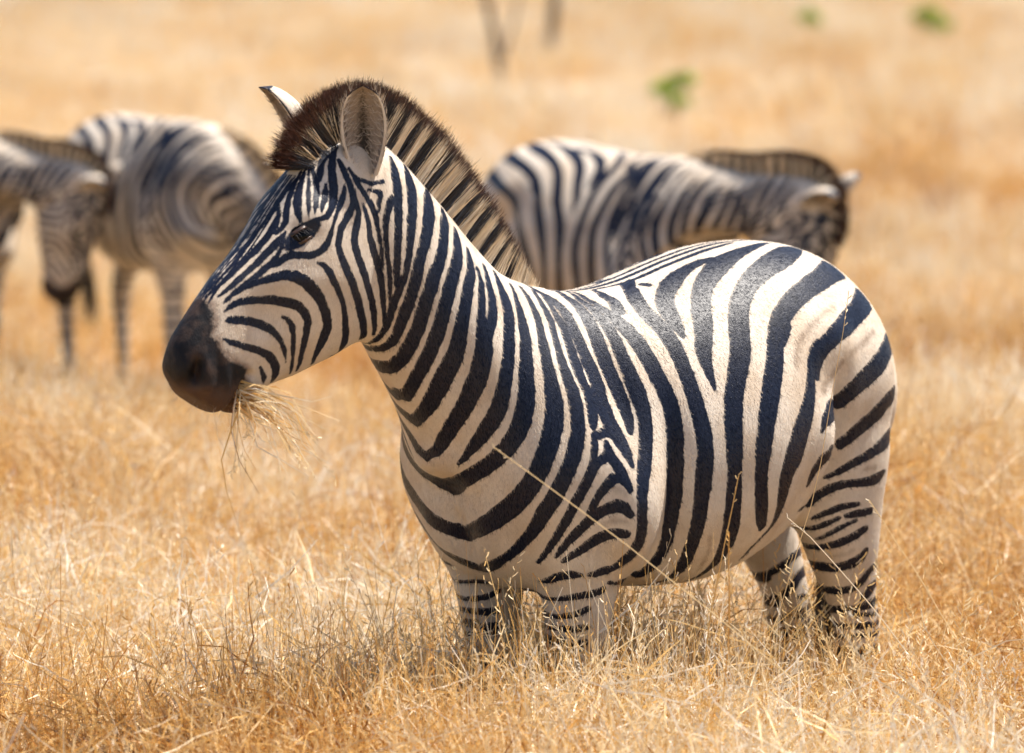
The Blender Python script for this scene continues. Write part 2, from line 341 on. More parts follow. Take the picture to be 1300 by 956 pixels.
('B', (-701,71,1338,121,-656,99,1337,224,-598,130,1327,269,-543,150,1314,250,-495,166,1298,217,-453,181,1277,187,-419,200,1251,190,-396,220,1222,208,-380,239,1194,215,-367,256,1166,214,-359,265,1149,210,-353,269,1140,202,-340,277,1120,196,-324,287,1091,187,-312,295,1064,187,-304,304,1034,188,-299,312,1000,178,-297,316,966,165,-296,318,942,155,-296,318,931,149,-296,317,917,150,-297,315,894,161,-300,310,863,178,-306,300,830,189,-314,285,800,187,-321,266,771,176,-328,241,745,125,-330,212,722,72,-336,170,698,28)),
('B', (-745,137,1297,288,-671,179,1285,215,-622,198,1274,215,-575,214,1261,201,-530,229,1243,197,-492,243,1219,192,-467,256,1195,179,-452,268,1174,174,-442,279,1152,178,-436,285,1139,183,-435,286,1136,183,-425,293,1120,194,-408,305,1089,205,-393,315,1059,205,-380,321,1030,195,-371,326,1001,183,-365,328,978,178,-363,329,964,175,-361,329,945,160,-360,327,917,141,-364,322,886,139,-374,314,856,151,-386,301,828,138,-402,287,806,79)),
('B', (-484,253,1203,224,-472,267,1178,114,-469,273,1167,39)),
('B', (-794,177,1235,263,-730,219,1213,212,-672,250,1196,216,-618,274,1181,175,-586,279,1162,160,-564,282,1141,147,-552,286,1119,126,-550,289,1098,68)),
('B', (-532,286,1134,34,-544,281,1148,75,-564,278,1161,102)),
('B', (-534,286,1130,94,-530,292,1108,117,-523,299,1083,144,-509,308,1053,174,-490,317,1022,215,-472,322,993,255,-458,325,962,276,-451,325,946,279,-450,326,948,262,-443,326,936,242,-434,323,908,213,-433,316,880,173,-437,305,854,134,-439,291,827,96,-437,276,802,45)),
('B', (-439,297,838,45,-437,286,818,42,-433,274,798,40,-419,263,778,37,-407,248,758,32,-407,224,737,23)),
('W', (-265,280,799,26,-278,266,775,40,-292,234,741,51,-304,204,718,23)),
('B', (-802,233,1127,193,-769,247,1107,201,-738,253,1089,198,-705,257,1073,189,-677,255,1055,153,-659,244,1036,143,-588,291,1026,203,-555,308,1010,110,-540,313,990,27)),
('B', (-800,241,1026,164,-777,243,1009,171,-750,243,993,154,-721,243,979,151,-695,242,963,130,-674,234,946,98,-580,299,943,140,-548,304,929,116,-534,301,912,104,-528,296,896,75,-525,290,880,34)),
('B', (-800,233,938,146,-766,239,925,98,-735,238,913,82,-705,234,902,71,-681,226,890,53,-665,216,881,35,-653,208,876,14)),
('B', (-782,231,865,100,-755,233,862,84,-725,232,861,73,-698,226,861,70,-677,218,857,73,-662,206,849,76,-648,193,838,75,-636,182,825,102,-561,242,827,62,-542,249,824,23)),
('L', (-734,225,816,27,-711,221,815,46,-688,212,810,56,-669,196,800,46,-654,176,788,20)),
('L', (-775,222,798,57,-746,223,796,64,-723,220,794,51,-708,216,793,24)),
('L', (-694,210,788,24,-679,198,780,39,-667,183,771,40,-659,168,766,31,-654,153,765,16)),
('L', (-736,220,781,18,-715,214,775,29,-697,204,765,35,-683,192,754,30,-673,176,744,17)),
('L', (-765,217,761,61,-742,214,749,77,-719,206,739,75,-699,194,731,64,-684,178,726,54,-676,163,724,43,-673,151,725,25)),
('W', (-743,205,716,27,-719,195,708,26,-698,177,702,19)),
('L', (-778,205,710,77,-769,202,699,99,-752,198,689,96,-730,188,682,83,-712,173,678,74,-700,157,680,64,-694,142,684,46)),
('L', (-809,191,669,53,-796,190,655,78,-781,186,640,74,-764,178,629,67,-748,167,626,68,-733,150,627,73,-738,113,628,49)),
('L', (-831,178,631,77,-817,181,623,115,-800,180,609,80)),
('L', (-853,165,598,69,-825,176,592,84,-802,176,587,61,-778,166,584,56,-761,144,582,66,-767,112,579,61)),
('L', (-847,170,568,32,-816,174,569,30,-782,164,570,24)),
('L', (-841,171,545,47,-817,172,546,51,-794,165,545,50,-775,144,545,49,-779,109,545,49)),
('L', (-838,171,523,27,-806,167,525,26,-785,153,525,25,-778,125,521,24)),
('F', (-854,-88,657,61,-830,-88,644,69,-808,-97,631,68,-794,-117,620,65,-800,-151,610,57)),
('F', (-430,171,709,39)),
('F', (-873,-90,614,91,-856,-89,594,91,-838,-96,577,82,-824,-114,564,71,-827,-148,556,68,-826,-151,561,34)),
('F', (-902,-94,565,42,-868,-88,568,20)),
('F', (-897,-90,539,34,-866,-90,535,39,-844,-100,526,40,-832,-118,519,33,-837,-150,515,28)),
('F', (-892,-89,523,31,-863,-91,523,20)),
('F', (-888,-90,504,36,-862,-94,495,41,-843,-107,493,30)),
('F', (-885,-93,475,36,-857,-99,466,30)),
('B', (9,243,1019,41,9,247,1003,76,14,252,984,70,18,254,968,79,22,255,954,96,32,255,937,99,44,252,916,96,56,246,892,93,64,237,868,91,71,225,844,81,76,210,820,66,81,191,794,47,82,165,768,21)),
('B', (-21,247,1000,57,-21,252,985,90,-26,258,972,99,-34,266,955,94,-42,276,936,76,-49,286,915,37)),
('B', (20,256,955,65,5,255,968,78,-18,255,978,87)),
('B', (-48,287,908,24,-43,280,926,66,-35,273,936,87,-23,268,935,90,-9,264,924,85,6,260,907,74,16,255,888,65,24,249,870,60)),
('W', (-17,268,917,20,-27,274,914,43,-39,282,908,29)),
('B', (-45,290,864,63,-35,284,878,90,-24,276,882,103,-10,266,877,99,6,255,867,95,23,245,853,98,36,234,836,95,48,224,819,79,58,212,801,54,65,197,781,22)),
('W', (-40,285,850,36,-22,271,853,45,-5,256,846,31)),
('B', (-43,280,825,73,-31,272,827,82,-18,259,824,93,-3,245,816,96,12,233,804,88,27,223,792,73,41,213,781,51,52,203,771,20)),
('A', (-36,255,789,107,-26,246,785,82,-14,237,779,57,1,228,774,26)),
('A', (-33,233,750,67,-17,225,744,67,-3,219,742,24)),
('A', (14,212,742,27,34,200,743,70,48,185,740,71,52,164,729,35)),
('A', (-40,216,708,54,-22,210,703,53,-5,202,700,56,10,192,697,52,24,175,693,36,34,142,689,18)),
('A', (-17,199,671,36,3,184,660,44,23,152,654,28)),
('A', (-21,191,633,46,-2,179,629,53,20,148,630,34)),
('A', (-23,182,600,55,1,168,599,53)),
('A', (15,115,604,73,15,150,607,44)),
('A', (-16,176,584,35,2,163,584,34,13,120,580,35)),
('B', (16,-84,692,45,-6,-73,682,60,-49,-69,667,19)),
('W', (-652,231,1231,46,-599,252,1217,64,-559,261,1199,71,-527,270,1179,73,-507,277,1162,71,-497,284,1146,66,-489,292,1127,63)),
('W', (-773,226,1172,58,-718,247,1152,63,-672,263,1135,61)),
('W', (-643,267,1118,86,-606,275,1094,86,-568,288,1070,105)),
('W', (-772,236,891,36,-737,236,888,34))]
MUZZLE_EDGE = [(0.775, -0.021, 1.286), (0.766, -0.011, 1.301), (0.762, 0.01, 1.307), (0.758, 0.025, 1.303), (0.755, 0.036, 1.295), (0.764, 0.038, 1.281), (0.766, 0.044, 1.266), (0.773, 0.047, 1.247), (0.762, 0.055, 1.23), (0.755, 0.059, 1.215), (0.739, 0.062, 1.197), (0.718, 0.062, 1.187), (0.699, 0.06, 1.179), (0.697, 0.05, 1.167)]
MANE_DARK = [(0.348, 1.562, 0.0106), (0.306, 1.561, 0.0091), (0.267, 1.543, 0.0106), (0.226, 1.507, 0.0129), (0.189, 1.469, 0.0129), (0.156, 1.439, 0.0106), (0.122, 1.408, 0.0106), (0.093, 1.376, 0.0091), (0.067, 1.348, 0.0076), (0.04, 1.321, 0.0061)]

# ---------------------------------------------------------------- node helpers
def new_mat(name):
    m = bpy.data.materials.new(name); m.use_nodes = True
    t = m.node_tree
    return m, t, t.nodes['Principled BSDF']

def N(t, kind, **kw):
    n = t.nodes.new(kind)
    for k, val in kw.items():
        setattr(n, k, val)
    return n

def sock(t, node_in, val):
    if hasattr(val, 'is_output'):
        t.links.new(val, node_in)
    else:
        node_in.default_value = val

def M(t, op, a, b=0.0, c=None, clamp=False):
    n = N(t, 'ShaderNodeMath', operation=op, use_clamp=clamp)
    sock(t, n.inputs[0], a); sock(t, n.inputs[1], b)
    if c is not None:
        sock(t, n.inputs[2], c)
    return n.outputs[0]

def step(t, val, lo, hi, a=0.0, b=1.0):
    n = N(t, 'ShaderNodeMapRange', interpolation_type='SMOOTHSTEP')
    sock(t, n.inputs['Value'], val)
    n.inputs['From Min'].default_value = lo; n.inputs['From Max'].default_value = hi
    n.inputs['To Min'].default_value = a; n.inputs['To Max'].default_value = b
    return n.outputs['Result']

def mixc(t, f, a, b):
    n = N(t, 'ShaderNodeMix', data_type='RGBA')
    sock(t, n.inputs[0], f)
    for i, c in ((6, a), (7, b)):
        if hasattr(c, 'is_output'):
            t.links.new(c, n.inputs[i])
        else:
            n.inputs[i].default_value = (*c, 1)
    return n.outputs[2]

def attr(t, name):
    return N(t, 'ShaderNodeAttribute', attribute_name=name).outputs['Fac']

def obj_noise(t, scale, detail=3.0, stretch=(1, 1, 1), rough=0.5):
    tc = N(t, 'ShaderNodeTexCoord')
    mp = N(t, 'ShaderNodeMapping'); mp.inputs['Scale'].default_value = stretch
    t.links.new(tc.outputs['Object'], mp.inputs['Vector'])
    n = N(t, 'ShaderNodeTexNoise'); n.inputs['Scale'].default_value = scale
    n.inputs['Detail'].default_value = detail; n.inputs['Roughness'].default_value = rough
    t.links.new(mp.outputs['Vector'], n.inputs['Vector'])
    return n.outputs['Fac']

def coat_material():
    m, t, p = new_mat('zebra_coat')
    edge = M(t, 'MULTIPLY', M(t, 'SUBTRACT', obj_noise(t, 60, 2), 0.5), 0.006)
    hair = M(t, 'MULTIPLY', M(t, 'SUBTRACT', obj_noise(t, 420, 2, (1, 1, 0.35)), 0.5), 0.0032)
    jig = M(t, 'ADD', edge, hair)
    d = M(t, 'ADD', M(t, 'SUBTRACT', attr(t, 'stripe'), attr(t, 'grow')), jig)
    dark = step(t, d, 0.0013, -0.0013)
    fd = M(t, 'ADD', attr(t, 'faint'), M(t, 'MULTIPLY', jig, 2.5))
    faint = M(t, 'MULTIPLY', step(t, fd, 0.008, -0.008), 0.62)
    mzd = M(t, 'ADD', attr(t, 'muzzle'), M(t, 'MULTIPLY', jig, 2.6))
    muz = step(t, mzd, 0.005, -0.005)
    fringe = M(t, 'MULTIPLY', step(t, mzd, 0.018, 0.002), 0.75)
    lo = obj_noise(t, 9, 4)
    cream = mixc(t, step(t, lo, 0.35, 0.7), (0.70, 0.615, 0.52), (0.59, 0.48, 0.37))
    dust = obj_noise(t, 30, 5)
    cream = mixc(t, M(t, 'MULTIPLY', step(t, dust, 0.55, 0.75), 0.30), cream, (0.56, 0.42, 0.28))
    cream = mixc(t, faint, cream, (0.20, 0.125, 0.08))
    cream = mixc(t, fringe, cream, (0.15, 0.085, 0.055))
    fine = obj_noise(t, 520, 2, (1, 1, 0.2))
    cream = mixc(t, step(t, fine, 0.62, 0.40, 0.0, 0.22), cream, (0.45, 0.36, 0.27))
    black = mixc(t, step(t, fine, 0.45, 0.70), (0.0035, 0.0065, 0.019), (0.010, 0.014, 0.034))
    col = mixc(t, dark, cream, black)
    mcol = mixc(t, step(t, obj_noise(t, 24, 4), 0.42, 0.62), (0.008, 0.007, 0.009), (0.046, 0.029, 0.023))
    lipb = step(t, attr(t, 'lips'), 0.0, 1.0)
    mcol = mixc(t, M(t, 'MULTIPLY', lipb, 0.6), mcol, (0.12, 0.072, 0.054))
    mcol = mixc(t, attr(t, 'nostril'), mcol, (0.004, 0.003, 0.003))
    col = mixc(t, muz, col, mcol)
    inner = attr(t, 'inner')
    iu = attr(t, 'earmid')
    icol = mixc(t, step(t, M(t, 'ADD', iu, M(t, 'MULTIPLY', M(t, 'SUBTRACT', obj_noise(t, 200, 3), 0.5), 0.5)), 0.15, 0.55), (0.014, 0.010, 0.009), (0.30, 0.245, 0.205))
    col = mixc(t, inner, col, icol)
    t.links.new(col, p.inputs['Base Color'])
    p.inputs['Roughness'].default_value = 0.50
    t.links.new(M(t, 'ADD', M(t, 'ADD', M(t, 'MULTIPLY', dark, -0.12), M(t, 'MULTIPLY', muz, 0.05)), 0.52), p.inputs['Roughness'])
    t.links.new(M(t, 'ADD', 0.30, M(t, 'MULTIPLY', muz, -0.08)), p.inputs['Specular IOR Level'])
    p.inputs['Sheen Weight'].default_value = 0.0
    p.inputs['Sheen Roughness'].default_value = 0.45
    bm1 = obj_noise(t, 520, 3, (1, 1, 0.22))
    bm2 = obj_noise(t, 70, 3, (1, 1, 0.6))
    wr = M(t, 'MULTIPLY', M(t, 'MULTIPLY', obj_noise(t, 75, 4, (1, 1, 0.5)), muz), 2.2)
    bm1 = M(t, 'ADD', bm1, wr)
    h = M(t, 'ADD', M(t, 'MULTIPLY', bm1, 1.0), M(t, 'MULTIPLY', bm2, 0.35))
    b = N(t, 'ShaderNodeBump'); b.inputs['Strength'].default_value = 0.45; b.inputs['Distance'].default_value = 0.0018
    t.links.new(h, b.inputs['Height']); t.links.new(b.outputs['Normal'], p.inputs['Normal'])
    return m

# ---------------------------------------------------------------- coat pattern
def seg_dist(P, A, B, ra, rb):
    ab = B - A
    L = max(float(ab @ ab), 1e-12)
    k = np.clip(((P - A) @ ab) / L, 0, 1)
    q = P - A - k[:, None] * ab
    return np.sqrt((q * q).sum(1)) - (ra + (rb - ra) * k)

def paint(v):
    """Signed distances on the coat: to the dark stripes, the faint brown stripes and the muzzle."""
    n = len(v)
    stripe = np.full(n, 0.03); faint = np.full(n, 0.03)
    m = v.copy(); m[:, 1] = np.abs(v[:, 1])
    xz = v.copy(); xz[:, 1] = 0
    zone = {'L': (v[:, 1] > 0.03) & (v[:, 0] < -0.6) & (v[:, 2] < 0.86),
            'F': (v[:, 1] < -0.03) & (v[:, 0] < -0.6) & (v[:, 2] < 0.80),
            'A': (m[:, 1] > 0.04) & (v[:, 0] > -0.15) & (v[:, 0] < 0.1) & (v[:, 2] < 0.76)}
    for f, q in STRIPES:
        q = np.array(q, float).reshape(-1, 4)
        pt = q[:, :3] / 1000; r = q[:, 3] / 10000
        if f in 'BW':
            ok = pt[:, 1] > -0.004
            if f == 'B' and not ok.all():
                idx = np.where(ok)[0]
                if len(idx) == 0:
                    continue
                pt, r = pt[idx], r[idx]
            if f == 'B' and len(pt) > 2:         # carry the chest stripes to the midline
                for e, k in ((0, 1), (-1, -2)):
                    A = pt[e]
                    if 0.002 < A[1] < 0.05 and A[0] > 0.03 and 0.7 < A[2] < 1.2 and A[0] < 0.36:
                        dv = A - pt[k]; q_ = A + dv * min(A[1] / max(-dv[1], 1e-4), 4.0) if dv[1] < -1e-4 else A.copy()
                        q_[1] = 0
                        if np.linalg.norm(q_ - A) > 0.07: continue
                        if e == 0: pt = np.vstack([q_, pt]); r = np.r_[r[0], r]
                        else: pt = np.vstack([pt, q_]); r = np.r_[r, r[-1]]
            if f == 'B' and len(pt) > 3 and pt[0, 0] < -0.72 and 0.75 < pt[0, 2] < 1.2 and pt[0, 1] > 0.06:      # thigh stripes round the buttock
                pt = np.vstack([pt[0] + np.array([-0.05, -0.07, 0.03]), pt[0] + np.array([-0.03, -0.02, 0.014]), pt]); r = np.r_[r[0] * 0.5, r[0], r]
            # carry the flank stripes on round the belly
            if f == 'B' and len(pt) > 3 and pt[-1, 2] < 0.76 and -0.62 < pt[-1, 0] < -0.08:
                dv = pt[-1] - pt[-2]; dv /= np.linalg.norm(dv) + 1e-9
                A = pt[-1]
                pt = np.vstack([pt, A + np.array([dv[0] * 0.02, -0.05, -0.008]), A + np.array([dv[0] * 0.03, -0.12, -0.012])])
                r = np.r_[r[:-1], max(r[-1], r[-2] * 0.7), 0.006, 0.002]
            src = m; base = None
        else:
            src = xz; base = zone[f]; pt = pt.copy(); pt[:, 1] = 0
            if f in 'LF' and len(pt) > 2:        # on round the back of the leg
                e = 0 if pt[0, 0] < pt[-1, 0] else -1
                q_ = pt[e] + np.array([-0.035, 0, 0.008])
                if pt[e, 0] < -0.79:
                    if e == 0: pt = np.vstack([q_, pt]); r = np.r_[max(r[0], 0.005), r]
                    else: pt = np.vstack([pt, q_]); r = np.r_[r, max(r[-1], 0.005)]
        tgt = faint if f == 'W' else stripe
        lo = pt.min(0) - 0.05; hi = pt.max(0) + 0.05
        sel = ((src > lo) & (src < hi)).all(1)
        if base is not None:
            sel &= base
        ids = np.where(sel)[0]
        if len(ids) == 0:
            continue
        P = src[ids]
        best = np.full(len(ids), 0.03)
        if len(pt) == 1:
            best = np.minimum(best, np.sqrt(((P - pt[0]) ** 2).sum(1)) - r[0])
        for i in range(len(pt) - 1):
            if np.linalg.norm(pt[i + 1] - pt[i]) > 0.16:
                continue
            best = np.minimum(best, seg_dist(P, pt[i], pt[i + 1], r[i], r[i + 1]))
        tgt[ids] = np.minimum(tgt[ids], best)
    # shanks below the grass: rings
    z = v[:, 2]
    w = np.clip((0.565 - z) / 0.03, 0, 1)
    ring = np.abs(((z + 0.03 * v[:, 0]) / 0.062) % 1.0 - 0.5) * 0.062 - 0.009
    stripe = np.where((z < 0.565) & (z > 0.06), np.minimum(stripe, ring + 0.02 * (1 - w)), stripe)
    stripe = np.where(z <= 0.06, -0.01, stripe)
    # belly line and spine line
    spine = m[:, 1] - 0.010
    back = (v[:, 0] < -0.10) & (v[:, 0] > -0.95) & (z > 1.15)
    stripe = np.where(back, np.minimum(stripe, spine + 0.004), stripe)
    # fine lines along the bridge of the nose
    f1 = (v[:, 0] > 0.55) & (v[:, 0] < 0.79) & (z > 1.275) & (m[:, 1] < 0.034)
    wv = m[:, 1] + 0.0022 * np.sin(z * 38 + 1.0)
    ln = np.abs((wv / 0.0098) % 1.0 - 0.5) * 0.0098 - 0.0023 + 0.004 * np.clip((1.318 - z) / 0.05, 0, 1) + 0.01 * np.clip((m[:, 1] - 0.026) / 0.008, 0, 1)
    top = v[:, 2] > 1.568 - (v[:, 0] - 0.513) * 1.10 - 0.024
    stripe = np.where(f1 & top, np.minimum(stripe, ln), stripe)
    # eye patch
    c = np.array([0.586, 0.09, 1.424]); du = np.array([0.80, 0.0, -0.60])
    rel = m - c
    a = rel @ du; b = rel @ np.array([0.60, 0.0, 0.80])
    e = (np.sqrt((a / 0.039) ** 2 + (b / 0.0150) ** 2) - 1) * 0.015
    on_face = (m[:, 1] > 0.05) & (v[:, 0] > 0.5)
    stripe = np.where(on_face, np.minimum(stripe, e), stripe)
    # muzzle
    ed = np.array([(0.770, 1.325), (0.757, 1.300), (0.764, 1.270), (0.771, 1.247), (0.762, 1.230), (0.755, 1.215), (0.739, 1.197), (0.718, 1.187),
                   (0.698, 1.179), (0.697, 1.166), (0.690, 1.150), (0.683, 1.13), (0.678, 1.11), (0.668, 1.06)])
    muz = np.full(n, 0.03)
    ids = np.where(v[:, 0] > 0.6)[0]
    P = v[ids][:, [0, 2]]
    best = np.full(len(ids), 9.0); sg = np.ones(len(ids))
    ed = np.vstack([ed[:1] + [[0.05, 0.10]], ed])
    for A, B in zip(ed, ed[1:]):
        ab = B - A; k = np.clip(((P - A) @ ab) / (ab @ ab), 0, 1)
        qv = P - A - k[:, None] * ab
        dd = np.sqrt((qv * qv).sum(1))
        cr = ab[0] * (P[:, 1] - A[1]) - ab[1] * (P[:, 0] - A[0])
        s = np.where(cr > 0, -1.0, 1.0)
        u = dd < best - 1e-9
        best = np.where(u, dd, best); sg = np.where(u, s, sg)
    muz[ids] = np.clip(best * sg, -0.03, 0.03)
    lips = np.clip(1.6 * gauss(m, (0.70, 0.03, 1.11), (0.06, 0.07, 0.035)) + 1.2 * gauss(m, (0.80, 0.02, 1.13), (0.05, 0.07, 0.03)), 0, 1)
    nos = np.clip(1.5 * gauss(m, (0.807, 0.06, 1.176), (0.011, 0.04, 0.020)) - 0.1, 0, 1)
    return stripe, faint, muz, lips, nos

def set_attr(me, name, arr):
    a = me.attributes.new(name, 'FLOAT', 'POINT')
    a.data.foreach_set('value', np.asarray(arr, np.float32))

def add_ears(me, ears):
    """Returns a mesh holding body and both ears as one surface set, with the ear attributes."""
    v = mesh_np(me)
    polys = np.empty(len(me.loops), np.int64); me.loops.foreach_get('vertex_index', polys)
    cnt = np.empty(len(me.polygons), np.int64); me.polygons.foreach_get('loop_total', cnt)
    V = [v]; F = []; inner = [np.zeros(len(v))]; mid = [np.ones(len(v))]; rim = [np.full(len(v), 0.03)]
    off = len(v)
    for base, tip, out, half in ears:
        O, I = ear_rows(base, tip, out, half)
        nu, nv = len(O), len(O[0])
        pts = np.array([p for r in O for p in r] + [p for r in I for p in r])
        V.append(pts)
        U = np.repeat(np.linspace(0, 1, nu), nv); Vv = np.tile(np.linspace(-1, 1, nv), nu)
        inner.append(np.r_[np.zeros(nu * nv), np.where(np.abs(Vv) < 0.9, 1.0, 0.0)])
        mid.append(np.r_[np.ones(nu * nv), np.abs(Vv) + 0.35 * U])
        # dark edge and dark tip on the back of the ear
        dk = np.minimum((0.93 - U) * 0.15, (1.0 - np.abs(Vv)) * 0.06 - 0.002 + 0.03 * (U < 0.45))
        dk = np.minimum(dk, np.abs(U - 0.30) * 0.16 - 0.008)
        rim.append(np.r_[dk, np.where(U > 0.93, -0.01, 0.03)])
        def quad(a, b, c, d):
            F.append((a, b, c, d))
        for i in range(nu - 1):
            for j in range(nv - 1):
                a = off + i * nv + j
                quad(a, a + nv, a + nv + 1, a + 1)
                b = a + nu * nv
                quad(b, b + 1, b + nv + 1, b + nv)
            for j in (0, nv - 1):
                a = off + i * nv + j; b = a + nu * nv
                if j == 0: quad(a, b, b + nv, a + nv)
                else: quad(a, a + nv, b + nv, b)
        off += 2 * nu * nv
    allv = np.vstack(V)
    out = bpy.data.meshes.new('zebra_body')
    nl = len(polys) + 4 * len(F)
    out.vertices.add(len(allv)); out.vertices.foreach_set('co', allv.ravel().astype(np.float32))
    out.loops.add(nl); out.loops.foreach_set('vertex_index', np.r_[polys, np.array(F).ravel()].astype(np.int32))
    tot = np.r_[cnt, np.full(len(F), 4)]
    out.polygons.add(len(tot)); out.polygons.foreach_set('loop_start', np.r_[0, np.cumsum(tot)[:-1]].astype(np.int32))
    out.polygons.foreach_set('loop_total', tot.astype(np.int32))
    out.update(calc_edges=True); out.validate()
    out.polygons.foreach_set('use_smooth', np.ones(len(tot), bool))
    return out, len(v), np.concatenate(inner), np.concatenate(mid), np.concatenate(rim)

# ---------------------------------------------------------------- hair strips
class Strips:
    """Thin tapering ribbons; every ribbon carries its own attributes."""
    def __init__(s): s.v = []; s.f = []; s.a = {}
    def add(s, pts, width, side, **at):
        n0 = len(s.v); k = len(pts)
        for i, p in enumerate(pts):
            u = i / (k - 1); w = width * (1 - 0.85 * u) * 0.5
            s.v.append(p - side * w); s.v.append(p + side * w)
            for key, val in at.items(): s.a.setdefault(key, []).extend([val, val])
            s.a.setdefault('along', []).extend([u, u])
        for i in range(k - 1):
            a = n0 + 2 * i
            s.f.append((a, a + 1, a + 3, a + 2))
    def mesh(s, name):
        me = bpy.data.meshes.new(name)
        me.from_pydata([tuple(p) for p in s.v], [], s.f)
        for k, arr in s.a.items(): set_attr(me, k, arr)
        return me

def mane_mesh(count, wide=1.0, tall=1.0):
    crest = []
    for r in TRUNK[9:19]:
        crest.append((r[0], r[1]))
    crest = [(-0.035, 1.285)] + crest[1:] + [(0.537, 1.548)]
    cc = catmull(crest, 12)
    seg = np.r_[0, np.cumsum(np.linalg.norm(np.diff(cc, axis=0), axis=1))]
    total = seg[-1]
    S_ = Strips()
    # dark bands along the crest
    def arc(x, z):
        return seg[np.argmin((cc[:, 0] - x) ** 2 + (cc[:, 1] - z) ** 2)]
    bands = [(arc(x, z), w * 0.72 + 0.0020) for x, z, w in MANE_DARK]
    for i in range(count):
        s = total * rng.random() ** 0.9
        x = np.interp(s, seg, cc[:, 0]); z = np.interp(s, seg, cc[:, 1])
        ds = 0.02
        tx = np.interp(min(s + ds, total), seg, cc[:, 0]) - np.interp(max(s - ds, 0), seg, cc[:, 0])
        tz = np.interp(min(s + ds, total), seg, cc[:, 1]) - np.interp(max(s - ds, 0), seg, cc[:, 1])
        L = math.hypot(tx, tz); tx, tz = tx / L, tz / L
        nx, nz = -tz, tx
        u = s / total
        y = rng.normal(0, 0.009)
        hgt = np.interp(u, [0, 0.05, 0.12, 0.3, 0.55, 0.75, 0.88, 1.0], [0.03, 0.05, 0.078, 0.098, 0.108, 0.100, 0.085, 0.060])
        hgt *= tall * (1 + rng.normal(0, 0.06))
        lean = np.interp(u, [0, 0.75, 0.86, 1.0], [0.05, 0.05, 0.15, 0.75]) + rng.normal(0, 0.03 if u < 0.8 else 0.10)
        d = np.array([nx + tx * lean, rng.normal(0, 0.10) + y * 4.0, nz + tz * lean]); d /= np.linalg.norm(d)
        if u > 0.86:
            d[1] += rng.normal(0, 0.25) * (u - 0.8) * 3; d /= np.linalg.norm(d)
        root = np.array([x - nx * 0.012, y * (1.0 if u < 0.85 else 1.3), z - nz * 0.012])
        ck = int(s / 0.006)
        cl = math.sin(ck * 12.9898) * 43758.5453 % 1.0 - 0.5
        d = d + np.array([tx, 0, tz]) * cl * (0.03 if u < 0.75 else 0.22); d /= np.linalg.norm(d)
        droop = rng.normal(0, 0.06) - cl * 0.10
        side = np.array([tx, rng.normal(0, 0.5), tz]); side /= np.linalg.norm(side)
        tipw = d + np.array([tx * droop, rng.normal(0, 0.05), tz * droop])
        pts = [root, root + d * hgt * 0.4, root + d * hgt * 0.72 + tipw * hgt * 0.02, root + d * hgt * 0.72 + tipw * hgt * 0.32]
        sb = s + rng.normal(0, 0.0012)
        if s > bands[0][0] + 0.012:
            ph = ((s - bands[0][0]) / 0.030) % 1.0
            light = 1.0 if (0.40 < ph < 0.70 and u < 0.97 and rng.random() < 0.85) else 0.0
        else:
            light = 0.0 if any(abs(sb - c) < w for c, w in bands) else 1.0
        S_.add(pts, 0.0019 * wide * (0.7 + 0.6 * rng.random()), side, light=light, rnd=rng.random(), tipd=np.interp(u, [0, 0.25, 0.6, 0.75, 1], [0.92, 0.84, 0.80, 0.78, 0.74]) + rng.normal(0, 0.05))
    return S_.mesh('mane')

def mane_material():
    m, t, p = new_mat('mane_hair')
    al = attr(t, 'along'); td = attr(t, 'tipd'); rn = attr(t, 'rnd')
    tip = step(t, M(t, 'SUBTRACT', al, td), -0.10, 0.08)
    cream = mixc(t, rn, (0.90, 0.78, 0.60), (0.78, 0.58, 0.37))
    black = mixc(t, rn, (0.010, 0.010, 0.015), (0.030, 0.026, 0.028))
    brown = mixc(t, rn, (0.018, 0.009, 0.008), (0.11, 0.036, 0.016))
    col = mixc(t, attr(t, 'light'), black, cream)
    col = mixc(t, tip, col, brown)
    t.links.new(col, p.inputs['Base Color'])
    p.inputs['Roughness'].default_value = 0.45
    return m

def simple_material(name, col, rough=0.5, spec=0.5, noise=None):
    m, t, p = new_mat(name)
    if noise:
        c2, sc = noise
        t.links.new(mixc(t, step(t, obj_noise(t, sc, 4), 0.35, 0.68), col, c2), p.inputs['Base Color'])
    else:
        p.inputs['Base Color'].default_value = (*col, 1)
    p.inputs['Roughness'].default_value = rough
    p.inputs['Specular IOR Level'].default_value = spec
    return m

MAT_COAT = coat_material()
MAT_HAIR = coat_material(); MAT_HAIR.name = 'coat_hair'
for n_ in MAT_HAIR.node_tree.nodes:
    if n_.type == 'BSDF_PRINCIPLED':
        for l_ in list(n_.inputs['Specular IOR Level'].links): MAT_HAIR.node_tree.links.remove(l_)
        n_.inputs['Specular IOR Level'].default_value = 0.07
MAT_MANE = mane_material()
MAT_EYE = simple_material('eye_wet', (0.003, 0.003, 0.004), 0.06, 0.12)
MAT_LID = simple_material('eyelid_skin', (0.020, 0.013, 0.012), 0.38, 0.5, ((0.09, 0.045, 0.03), 90))
MAT_WHISK = simple_material('whisker', (0.35, 0.30, 0.25), 0.5)
MAT_TUFT = simple_material('tail_tuft', (0.02, 0.016, 0.016), 0.5)

def link(name, me, mat=None, parent=None):
    o = bpy.data.objects.new(name, me); COL.objects.link(o)
    if mat is not None and len(me.materials) == 0:
        me.materials.append(mat)
    if parent is not None:
        o.parent = parent
    return o

